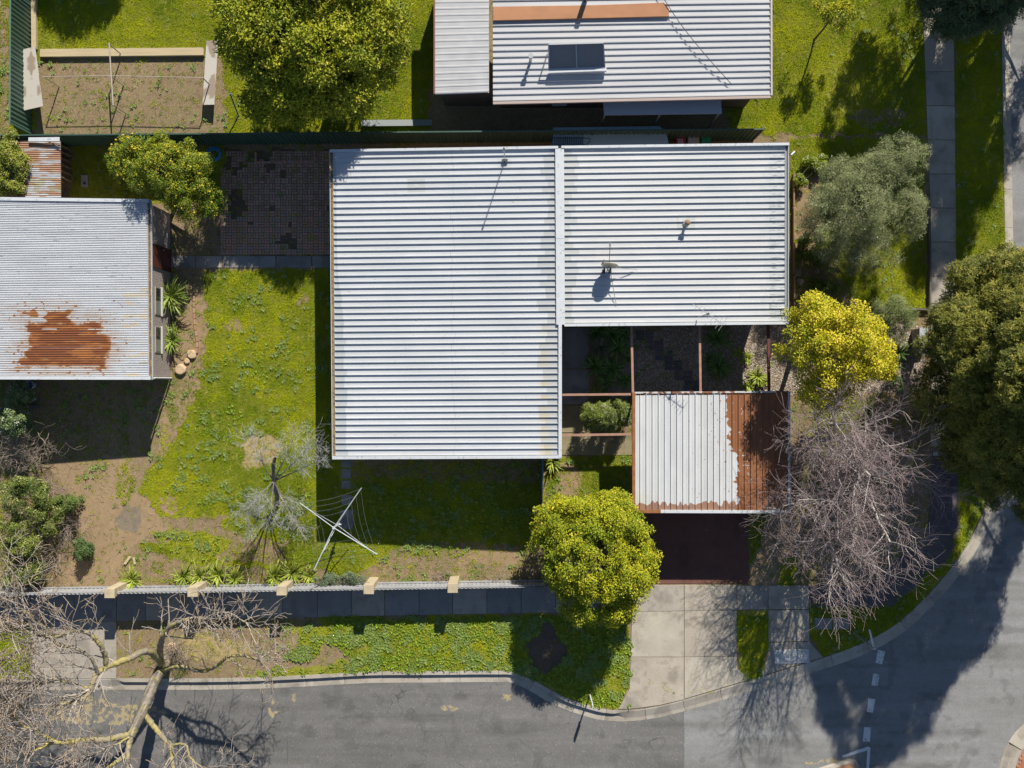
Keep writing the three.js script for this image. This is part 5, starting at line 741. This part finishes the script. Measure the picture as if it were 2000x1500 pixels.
tree('garden_tree', 'spreading tree at the far edge of the neighbour’s lawn, casting a round shadow', 'tree', W(260, -330), { seed: 421, lobes: [[W(260, -330).setY(4.2), V(2.1, 1.8, 2.0), 90]], clump: 0.5, per: 44, leaf: big, cols: [[0.12, 0.15, 0.015], [0.3, 0.285, 0.016]], deep: 0.7, trunk: 0.16 });
tree('young_tree', 'small open yellow green sapling on the neighbour’s right hand lawn', 'tree', W(1590, 78), { seed: 423, lobes: [EL(1630, 28, 2.0, 0.85, 0.7, 0.75, 16)], clump: 0.24, per: 22, leaf: broad, cols: [[0.195, 0.234, 0.013], [0.468, 0.416, 0.016]], deep: 0.4, trunk: 0.035, ragged: 0.4 });
// shrubs
const shrub = (lab, foot, o, name = 'shrub') => tree(name, lab, 'shrub', foot, { trunk: 0.03, limbs: 10, ...o });
shrub('clipped square green bush under the pergola beam', W(1182, 828), { seed: 431, lobes: [EL(1166, 812, 0.75, 0.6, 0.72, 0.62, 40), EL(1198, 815, 0.72, 0.6, 0.7, 0.65, 40), EL(1215, 805, 0.75, 0.42, 0.7, 0.5, 24)], clump: 0.2, per: 46, leaf: small, mat: leafMat(0.35), cols: [[0.081, 0.128, 0.020], [0.230, 0.270, 0.054], [0.486, 0.486, 0.297]], rare: 0.1, deep: 0.75, ragged: 0.06 }, 'clipped_bush');
shrub('small pale leafed shrub above the clipped square bush', W(1165, 766), { seed: 433, lobes: [EL(1172, 765, 0.5, 0.36, 0.4, 0.26, 14)], clump: 0.15, per: 24, leaf: small, cols: [[0.12, 0.15, 0.03], [0.28, 0.29, 0.1]] });
shrub('climbing shrub spilling over the lean-to roof', W(20, 320), { seed: 435, lobes: [EL(22, 300, 2.3, 0.6, 0.45, 0.75, 36), EL(42, 325, 2.25, 0.42, 0.3, 0.45, 18), EL(8, 345, 2.1, 0.55, 0.5, 0.7, 30), EL(38, 366, 2.2, 0.4, 0.18, 0.2, 10)], clump: 0.22, per: 36, leaf: mid, cols: [[0.112, 0.161, 0.021], [0.308, 0.322, 0.042], [0.420, 0.364, 0.140]], deep: 0.4, ragged: 0.3 });
shrub('glossy grey green bush by the shed shade', W(45, 812), { seed: 437, lobes: [EL(30, 818, 1.2, 0.62, 0.9, 0.75, 40), EL(40, 770, 0.9, 0.4, 0.7, 0.6, 20)], clump: 0.22, per: 36, leaf: mid, mat: leafMat(0.35), cols: [[0.081, 0.135, 0.041], [0.230, 0.284, 0.108], [0.486, 0.513, 0.378]], deep: 0.6 });
shrub('big tangled green bush at the bottom corner of the yard', W(85, 1010), { seed: 439, lobes: [EL(58, 965, 1.4, 0.95, 1.0, 0.9, 46), EL(40, 1050, 1.3, 0.85, 1.0, 1.3, 50), EL(95, 1010, 0.9, 0.6, 0.7, 0.7, 20), EL(50, 1115, 1.0, 0.9, 0.8, 0.6, 30)], clump: 0.26, per: 32, leaf: mid, cols: [[0.070, 0.112, 0.025], [0.210, 0.238, 0.042], [0.364, 0.364, 0.140]], deep: 0.4, ragged: 0.35 });
shrub('low green bush among dry twigs on the dirt', W(140, 985), { seed: 441, lobes: [EL(135, 985, 0.55, 0.6, 0.5, 0.38, 22)], clump: 0.2, per: 26, leaf: mid, cols: [[0.065, 0.111, 0.026], [0.182, 0.221, 0.052]], deep: 0.4, ragged: 0.3 });
shrub('small dark green bush standing alone on the dirt', W(168, 1072), { seed: 443, lobes: [EL(162, 1074, 0.4, 0.38, 0.45, 0.42, 18)], clump: 0.17, per: 26, leaf: mid, cols: [[0.058, 0.104, 0.033], [0.156, 0.208, 0.065]], deep: 0.5 });
shrub('low grey green shrub along the front fence', W(662, 1130), { seed: 445, lobes: [EL(640, 1134, 0.35, 0.55, 0.32, 0.28, 18), EL(685, 1132, 0.35, 0.55, 0.32, 0.28, 18)], clump: 0.16, per: 34, leaf: small, cols: [[0.09, 0.13, 0.07], [0.2, 0.24, 0.14]], deep: 0.4 });
shrub('leafy mound in the bed below the olive tree by the house end', W(1572, 490), { seed: 447, lobes: [EL(1580, 490, 0.4, 0.55, 0.4, 0.8, 24), EL(1605, 560, 0.35, 0.6, 0.35, 0.5, 18)], clump: 0.18, per: 24, leaf: mid, cols: [[0.05, 0.09, 0.015], [0.13, 0.19, 0.03]], deep: 0.3, ragged: 0.3 });
shrub('low flowering ground plant at the top corner of the street end of the house', W(1595, 318), { seed: 449, lobes: [EL(1598, 322, 0.25, 0.9, 0.2, 0.4, 24), EL(1560, 355, 0.25, 0.25, 0.2, 0.4, 10)], clump: 0.16, per: 24, leaf: mid, cols: [[0.12, 0.17, 0.01], [0.26, 0.3, 0.03], [0.6, 0.6, 0.5]], rare: 0.03, deep: 0.2, ragged: 0.3 });
// strap-leafed plants
const strapG = (() => { const p = [], ix = []; const sec = [[0, 0, 0.7], [0.28, 0.3, 1], [0.6, 0.42, 0.9], [0.85, 0.36, 0.55], [1, 0.22, 0.06]]; for (const [x, y, w] of sec) { p.push(x, y, -w / 2, x, y - 0.02, 0, x, y, w / 2); } for (let i = 0; i < 4; i++) for (let k = 0; k < 2; k++) { const a = i * 3 + k; ix.push(a, a + 1, a + 4, a, a + 4, a + 3); } const g = new THREE.BufferGeometry(); g.setAttribute('position', new THREE.Float32BufferAttribute(p, 3)); g.setIndex(ix); g.computeVertexNormals(); return g; })();
function strap(name, lab, spots, o) {                                     // spots [px, py, reach, leaves]
  const f = W(spots[0][0], spots[0][1]), t = thing(name, lab, 'plant', f, o.group), list = []; seed = o.seed;
  for (const [x, y, R, n] of spots) { const c = W(x, y).sub(f); for (let k = 0; k < n; k++) { const a = rnd() * 6.283, s = R * rr(0.6, 1.25), el = rr(-0.15, 0.75) * (o.up ?? 1); const q = new THREE.Quaternion().setFromEuler(new THREE.Euler(0, a, el, 'YXZ')); list.push([c.clone().add(V(rr(-0.06, 0.06), 0.02 + (o.stem ?? 0), rr(-0.06, 0.06))), q, V(s, s * rr(0.6, 1.1), (o.wid ?? 0.058) * rr(0.7, 1.2)), mix(o.cols[0], o.cols[1], rnd())]); } }
  instanced('leaves', strapG, leafMat(0.45), list, t);
  const g = rod(V(0, -0.02, 0), V(0, 0.08 + (o.stem ?? 0), 0), 0.06, 8, 0.04); const m = new THREE.Mesh(g, mat([0.2, 0.16, 0.09], 0.9)); m.name = 'stem'; t.add(m); return t;
}
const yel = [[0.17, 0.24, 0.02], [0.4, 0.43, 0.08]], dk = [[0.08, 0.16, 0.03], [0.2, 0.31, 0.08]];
strap('yucca', 'large spiky yucca against the shed wall', [[343, 580, 0.95, 95]], { seed: 501, cols: [[0.1, 0.17, 0.02], [0.3, 0.36, 0.08]], wid: 0.055, stem: 0.35, up: 0.9 });
strap('yucca', 'smaller spiky yucca against the shed wall, nearer the rocks', [[343, 666, 0.68, 75], [340, 640, 0.4, 30]], { seed: 502, cols: [[0.12, 0.2, 0.02], [0.32, 0.38, 0.08]], wid: 0.045, stem: 0.2, up: 0.9 });
strap('strappy_clump', 'strappy clump beside the dirt patch at the fence', [[262, 1130, 0.6, 80]], { seed: 503, cols: yel, group: 'strappy clumps by the front fence' });
strap('strappy_clump', 'widest strappy clump, running along the middle of the front fence', [[362, 1125, 0.55, 60], [395, 1122, 0.65, 80], [430, 1120, 0.65, 80], [462, 1128, 0.55, 60]], { seed: 504, cols: yel, group: 'strappy clumps by the front fence' });
strap('strappy_clump', 'strappy clump under the small leafless tree’s right side', [[540, 1122, 0.6, 75], [575, 1116, 0.65, 80], [605, 1124, 0.45, 50]], { seed: 505, cols: yel, group: 'strappy clumps by the front fence' });
strap('palm_seedling', 'fan shaped palm seedling at the house corner', [[1078, 900, 0.55, 34]], { seed: 506, cols: yel, wid: 0.06 });
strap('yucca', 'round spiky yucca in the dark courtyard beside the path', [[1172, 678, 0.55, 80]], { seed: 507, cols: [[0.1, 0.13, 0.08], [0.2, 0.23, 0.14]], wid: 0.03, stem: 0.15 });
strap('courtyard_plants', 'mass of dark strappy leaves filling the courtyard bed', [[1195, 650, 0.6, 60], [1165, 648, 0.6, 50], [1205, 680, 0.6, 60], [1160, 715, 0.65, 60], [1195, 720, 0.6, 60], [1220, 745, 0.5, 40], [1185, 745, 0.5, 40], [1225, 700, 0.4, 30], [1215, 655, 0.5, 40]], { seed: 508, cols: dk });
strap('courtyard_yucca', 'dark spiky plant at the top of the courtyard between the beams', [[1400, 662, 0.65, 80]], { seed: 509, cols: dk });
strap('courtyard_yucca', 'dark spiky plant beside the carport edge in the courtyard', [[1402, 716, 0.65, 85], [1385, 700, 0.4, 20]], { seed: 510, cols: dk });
strap('sunny_strap_plant', 'bright strappy plant on the gravel beside the dark red beam', [[1477, 735, 0.5, 60], [1462, 755, 0.4, 40], [1488, 745, 0.35, 30]], { seed: 511, cols: yel });
strap('sunny_strap_plant', 'small bright strappy plant at the shadow edge in the courtyard', [[1455, 700, 0.35, 36], [1440, 690, 0.35, 30]], { seed: 512, cols: yel });
strap('flax_plant', 'glossy dark strappy plant under the golden tree by the letterbox', [[1752, 690, 0.55, 60], [1738, 712, 0.55, 60], [1728, 700, 0.4, 36]], { seed: 513, cols: [[0.05, 0.1, 0.02], [0.16, 0.2, 0.06]], wid: 0.06, up: 1.2 });
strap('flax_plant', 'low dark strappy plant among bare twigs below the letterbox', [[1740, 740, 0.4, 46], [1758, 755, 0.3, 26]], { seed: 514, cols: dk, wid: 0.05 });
// ---------------------------------------------------------------- leafless trees
function grow(T, p, dir, len, r, depth, o) {                               // wandering tapered branch with side branches
  const n = depth > 2 ? 5 : depth > 0 ? 4 : 3, pts = [p.clone()], rad = [r], d = dir.clone(); let c = p.clone();
  for (let i = 1; i <= n; i++) { d.addScaledVector(unit(), o.wander).add(V(0, o.lift, 0)).normalize(); c = c.clone().addScaledVector(d, len / n); if (c.y < 0.3) c.y = 0.3; pts.push(c); rad.push(Math.max(o.min ?? 0.004, r * lerp(1, depth ? 0.6 : 0.4, i / n))); }
  T.add(pts, rad, r > 0.04 ? 7 : r > 0.015 ? 5 : 3, o.col(depth));
  if (!depth) return;
  for (let i = 1; i <= n; i++) { const k = o.kids(depth); for (let j = 0; j < k; j++) { if (i === 1 && rnd() < 0.5) continue; const a = pts[i].clone().sub(pts[i - 1]).normalize(), s = unit(); s.addScaledVector(a, -s.dot(a)).normalize(); grow(T, pts[i], a.multiplyScalar(o.fwd).addScaledVector(s, 1).normalize(), len * rr(0.45, 0.78), rad[i] * rr(0.45, 0.7), depth - 1, o); } }
}
function vary(c, k = 0.3) { return () => { const g = rr(1 - k, 1 + k); return [c[0] * g, c[1] * g, c[2] * g]; }; }
{ // three tall pink-twigged trees on the corner of the block
  const specs = [[1582, 858, 551, 6.2, 'leafless pink twigged tree nearest the golden tree', 'first'], [1622, 945, 552, 6.8, 'tallest leafless pink twigged tree on the street corner, in the middle of its row'], [1580, 1000, 553, 6.0, 'leafless pink twigged tree nearest the carport gutter and driveway']];
  for (const [x, y, s, h, lab] of specs) {
    seed = s; const f = W(x, y), t = thing('leafless_tree', lab, 'tree', f, 'leafless corner trees'), T = new Tubes(), B = new Tubes();
    const o = { min: 0.0052, wander: 0.26, lift: 0.05, fwd: 0.9, kids: (d) => (d > 2 ? 2 : d > 1 ? (rnd() < 0.75 ? 2 : 1) : rnd() < 0.45 ? 2 : 1), col: (d) => { const v = vary(d > 1 ? [0.4, 0.37, 0.34] : d > 0 ? [0.38, 0.32, 0.3] : [0.36, 0.27, 0.26]); const g = v(); return () => g; } };
    const trunk = [f.clone().setY(-0.05)]; let c = f.clone(); const rd = [0.12]; for (let i = 1; i <= 5; i++) { c = c.clone().add(V(rr(-0.09, 0.09), h * 0.11, rr(-0.09, 0.09))); trunk.push(c); rd.push(0.12 - 0.013 * i); } const wc = vary([0.42, 0.41, 0.39], 0.4); T.add(trunk, rd, 8, () => wc());
    for (let k = 0; k < 9; k++) { const at = trunk[2 + (k % 4)], a = k * 2.4 + rr(-0.3, 0.3), e = rr(0.35, 1.1); grow(B, at, V(Math.cos(a) * Math.cos(e), Math.sin(e), Math.sin(a) * Math.cos(e)), rr(1.75, 2.65) * h / 6.5, 0.062, 3, o); }
    tubesPart('trunk', T, t); tubesPart('branches', B, t); 
  }
}
{ // small grey tree on the back lawn
  seed = 561; const f = W(540, 985), t = thing('leafless_tree', 'small grey lichened leafless tree on the back lawn near the clothesline', 'tree', f), T = new Tubes(), B = new Tubes(), wc = vary([0.19, 0.17, 0.15], 0.35);
  const top = W(535, 940, 1.3), m = W(541, 968, 0.6); T.add([f.clone().setY(-0.05), m, top], [0.11, 0.095, 0.08], 8, () => wc()); T.add([top, W(534, 905, 1.9), W(537, 895, 2.1)], [0.08, 0.07, 0.065], 7, () => wc());
  const o = { wander: 0.2, lift: 0.03, fwd: 1.0, kids: (d) => (d > 1 ? 2 : 2), col: (d) => { const g = vary(d > 1 ? [0.32, 0.3, 0.27] : [0.46, 0.46, 0.43])(); return () => g; } };
  for (const [x, y, h, l] of [[590, 890, 2.3, 1.3], [565, 880, 2.3, 1.1], [610, 905, 2.2, 0.9], [500, 880, 2.1, 1.0], [515, 960, 1.9, 0.9], [490, 985, 1.7, 0.9], [560, 990, 1.8, 0.9], [575, 1010, 1.6, 0.8], [500, 1020, 1.5, 0.7], [530, 1000, 2.2, 0.8]]) { const e = W(x, y, h), d = e.clone().sub(top), L = d.length(); const mm = top.clone().lerp(e, 0.5).add(V(0, 0.12, 0)); B.add([top, mm, e], [0.034, 0.022, 0.014], 5, () => wc()); grow(B, mm, d.clone().normalize(), l * 0.8, 0.013, 2, o); grow(B, mm, d.clone().normalize().addScaledVector(unit(), 0.6).normalize(), l * 0.7, 0.011, 2, o); grow(B, e, d.clone().normalize(), l * 0.75, 0.013, 2, o); grow(B, e, d.normalize().addScaledVector(unit(), 0.5).normalize(), l * 0.7, 0.011, 2, o); }
  tubesPart('trunk', T, t); tubesPart('branches', B, t); 
}
{ // dry twig heaps at the corner of the yard
  const heap = (lab, spots, s, foot) => { seed = s; const f = W(...foot), t = thing('brushwood', lab, 'brushwood', f), B = new Tubes(); const o = { wander: 0.35, lift: 0.01, fwd: 0.9, kids: () => 1, col: () => { const g = vary([0.36, 0.29, 0.23])(); return () => g; } }; for (const [x, y, h, n, l] of spots) for (let k = 0; k < n; k++) { const p = W(x + rr(-16, 16), y + rr(-12, 12), rr(0.2, h)), a = rnd() * 6.283; grow(B, p, V(Math.cos(a), rr(0, 0.7), Math.sin(a)).normalize(), l * rr(0.5, 1.1), 0.011, 2, o); } tubesPart('twigs', B, t); };
  heap('heap of pale dry twigs between the two corner bushes', [[35, 880, 1.0, 44, 0.8], [70, 885, 0.7, 26, 0.6], [85, 845, 1.1, 6, 1.1]], 571, [50, 880]); heap('dry trailing twigs draped over the dirt below the tangled bush', [[110, 960, 0.5, 18, 0.7], [130, 1030, 0.5, 18, 0.8], [100, 1080, 0.6, 20, 0.7], [50, 1000, 1.8, 16, 0.8], [60, 1070, 1.5, 16, 0.8]], 572, [110, 1020]);
  heap('brown root stump beside the last fence pier but one', [[862, 1122, 0.25, 22, 0.3]], 573, [862, 1122]); heap('brown root stump beside the round tree', [[975, 1128, 0.25, 20, 0.3]], 574, [975, 1128]); heap('grey brushwood heap at the foot of the big leafless street tree', [[345, 1270, 0.45, 36, 0.5]], 575, [345, 1270]);
  heap('bare purple twiggy shrub below the letterbox', [[1762, 770, 1.2, 22, 0.7], [1735, 790, 1.0, 16, 0.6], [1780, 735, 0.8, 10, 0.5]], 576, [1755, 770]);
}
{ // the big lichened street tree
  seed = 581; const f = W(325, 1284), t = thing('street_tree', 'big leafless street tree with yellow lichened limbs over the road', 'tree', f), T = new Tubes(), B = new Tubes(), tw = new Tubes();
  const lichen = (p, n) => { const k = 0.55 * vn(p.x * 3 + n.x * 0.9, p.z * 3 + n.y * 0.9 + n.z, 590) + 0.45 * vn(p.x * 11 + n.x * 2, p.z * 11 + n.y * 2, 593), c = [0.24, 0.205, 0.15], g = rr(0.8, 1.2); const m = smooth(0.38, 0.56, k) * smooth(-0.3, 0.25, n.y + 0.25 * n.x - 0.35 * n.z); return mix(c, [0.34, 0.285, 0.09], m * 0.85).map((v) => v * g); };
  const grey = (p, n) => { const g = rr(0.8, 1.2), k = smooth(0.55, 0.7, vn(p.x * 4, p.z * 4 + n.y, 591)) * smooth(-0.2, 0.4, n.y); return mix([0.25, 0.215, 0.165], [0.44, 0.36, 0.12], k).map((v) => v * g); };
  const o = { min: 0.011, wander: 0.26, lift: 0.02, fwd: 1.0, kids: (d) => (rnd() < (d > 1 ? 0.85 : 0.7) ? 1 : 0), col: (d) => { const g = vary(d > 1 ? [0.36, 0.31, 0.26] : d > 0 ? [0.42, 0.36, 0.32] : [0.38, 0.29, 0.2])(); return () => g; } };
  const limb = (pts, r0, r1, col, twigs = 3, len = 1.1) => { r0 *= 0.84; r1 *= 0.78; twigs = Math.round(twigs * 1.5);
    const c = new THREE.CatmullRomCurve3(pts.map(([x, y, h]) => W(x, y, h))), n = pts.length * 8, P = c.getPoints(n); P.forEach((p, i) => { if (i && i < n) p.add(V(rr(-0.02, 0.02), rr(-0.02, 0.02), rr(-0.02, 0.02))); }); B.add(P, P.map((_, i) => lerp(r0, r1, i / n) * rr(0.88, 1.12)), 9, col);
    for (let k = 0; k < twigs; k++) { const i = Math.round(lerp(n * 0.35, n - 1, k / Math.max(1, twigs - 1))), d = P[i + 1].clone().sub(P[i]).normalize(), s = unit(); s.y = Math.abs(s.y) * 0.6; s.addScaledVector(d, -s.dot(d)).normalize(); grow(tw, P[i], d.clone().multiplyScalar(0.8).addScaledVector(s, 0.9).normalize(), len * rr(0.8, 1.4), Math.max(0.02, r1 * 0.45), 2, o); }
    const e = P[n], d = e.clone().sub(P[n - 1]).normalize(); for (let k = 0; k < 3; k++) grow(tw, e, d.clone().addScaledVector(unit(), 0.6).normalize(), len * 1.25, Math.max(0.022, r1 * 0.6), 3, o);
  };
  const bark = (p, n) => { const k = smooth(0.6, 0.75, vn(p.x * 5, p.y * 3 + p.z * 4, 592)), a = Math.atan2(n.z, n.x), g = rr(0.75, 1.2) * (vn(a * 6, p.y * 2.2, 595) > 0.55 ? 1.15 : 0.62); return mix([0.21, 0.18, 0.145], [0.34, 0.29, 0.13], 0.6 * k).map((v) => v * g); };
  const P = new THREE.CatmullRomCurve3([[325, 1284, -0.05], [318, 1300, 0.9], [300, 1335, 2.0], [278, 1390, 3.1], [254, 1440, 4.0]].map(([x, y, h]) => W(x, y, h))).getPoints(70); P.forEach((p, i) => i && p.add(V(rr(-0.012, 0.012), 0, rr(-0.012, 0.012)))); T.add(P, P.map((_, i) => lerp(0.26, 0.17, i / 70) * (i < 9 ? 1.3 - 0.033 * i : 1) * rr(0.94, 1.07) * (0.92 + 0.16 * vn(i * 0.2, 1, 594))), 22, bark);
  limb([[316, 1306, 1.2], [312, 1270, 2.0], [318, 1245, 2.7], [335, 1222, 3.3], [372, 1207, 3.8]], 0.17, 0.09, grey, 5, 1.0); limb([[355, 1212, 3.6], [400, 1205, 4.0], [440, 1196, 4.3], [480, 1215, 4.6]], 0.075, 0.04, grey, 9, 1.0);
  limb([[312, 1310, 1.4], [350, 1302, 2.1], [398, 1311, 2.7], [428, 1297, 3.1], [445, 1283, 3.4], [475, 1281, 3.6], [502, 1288, 3.8]], 0.11, 0.06, lichen, 2, 0.7);
  limb([[312, 1290, 1.6], [285, 1272, 2.9], [248, 1288, 3.6], [210, 1302, 4.1], [188, 1318, 4.4], [177, 1345, 4.7]], 0.17, 0.11, lichen, 4, 0.9); limb([[177, 1345, 4.7], [165, 1362, 4.9], [122, 1376, 5.2]], 0.085, 0.04, lichen, 4, 1.2);
  limb([[208, 1302, 4.1], [203, 1275, 4.4], [192, 1255, 4.7], [172, 1236, 4.9], [145, 1233, 5.1], [105, 1246, 5.4], [62, 1238, 5.7]], 0.12, 0.06, lichen, 9, 1.3); limb([[190, 1315, 4.4], [178, 1286, 4.8], [152, 1268, 5.1], [118, 1260, 5.4], [75, 1232, 5.8]], 0.085, 0.045, grey, 8, 1.3); limb([[105, 1245, 5.3], [70, 1208, 5.8], [35, 1185, 6.2]], 0.06, 0.03, grey, 7, 1.3); limb([[60, 1245, 5.6], [30, 1275, 5.9], [0, 1290, 6.1]], 0.055, 0.03, grey, 7, 1.3);
  limb([[250, 1436, 4.0], [210, 1444, 4.5], [165, 1446, 4.9], [112, 1450, 5.4], [88, 1438, 5.6], [70, 1426, 5.8]], 0.15, 0.075, lichen, 5, 1.1); limb([[110, 1450, 5.4], [75, 1456, 5.7], [45, 1450, 5.9], [5, 1440, 6.2]], 0.08, 0.04, grey, 8, 1.2); limb([[100, 1452, 5.5], [60, 1470, 5.8], [25, 1490, 6.1]], 0.07, 0.04, grey, 7, 1.1); limb([[60, 1428, 5.8], [30, 1400, 6.1], [10, 1365, 6.4]], 0.05, 0.03, grey, 9, 1.3);
  limb([[282, 1395, 3.0], [300, 1418, 3.6], [318, 1440, 4.0], [334, 1458, 4.3], [336, 1485, 4.6], [342, 1515, 4.9]], 0.14, 0.075, lichen, 4, 0.9); limb([[332, 1456, 4.3], [362, 1455, 4.5], [372, 1480, 4.7], [395, 1498, 4.9]], 0.06, 0.035, lichen, 4, 0.8); limb([[254, 1440, 4.0], [250, 1470, 4.5], [252, 1520, 5.0]], 0.16, 0.1, bark, 2, 0.9); limb([[250, 1475, 4.5], [225, 1490, 4.8], [195, 1510, 5.1]], 0.11, 0.07, lichen, 3, 0.9); limb([[252, 1440, 4.2], [225, 1455, 4.8], [190, 1470, 5.3]], 0.045, 0.02, grey, 5, 0.8);
  limb([[130, 1330, 5.2], [85, 1335, 5.6], [40, 1345, 6.0]], 0.05, 0.025, grey, 9, 1.2); limb([[175, 1345, 4.7], [150, 1335, 5.0], [110, 1325, 5.4]], 0.05, 0.03, grey, 6, 1.1);
  tubesPart('trunk', T, t); tubesPart('limbs', B, t); tubesPart('twigs', tw, t); 
}
scene.traverse((m) => { if (m.isMesh) { m.castShadow = true; m.receiveShadow = true; } });
renderer.render(scene, camera);
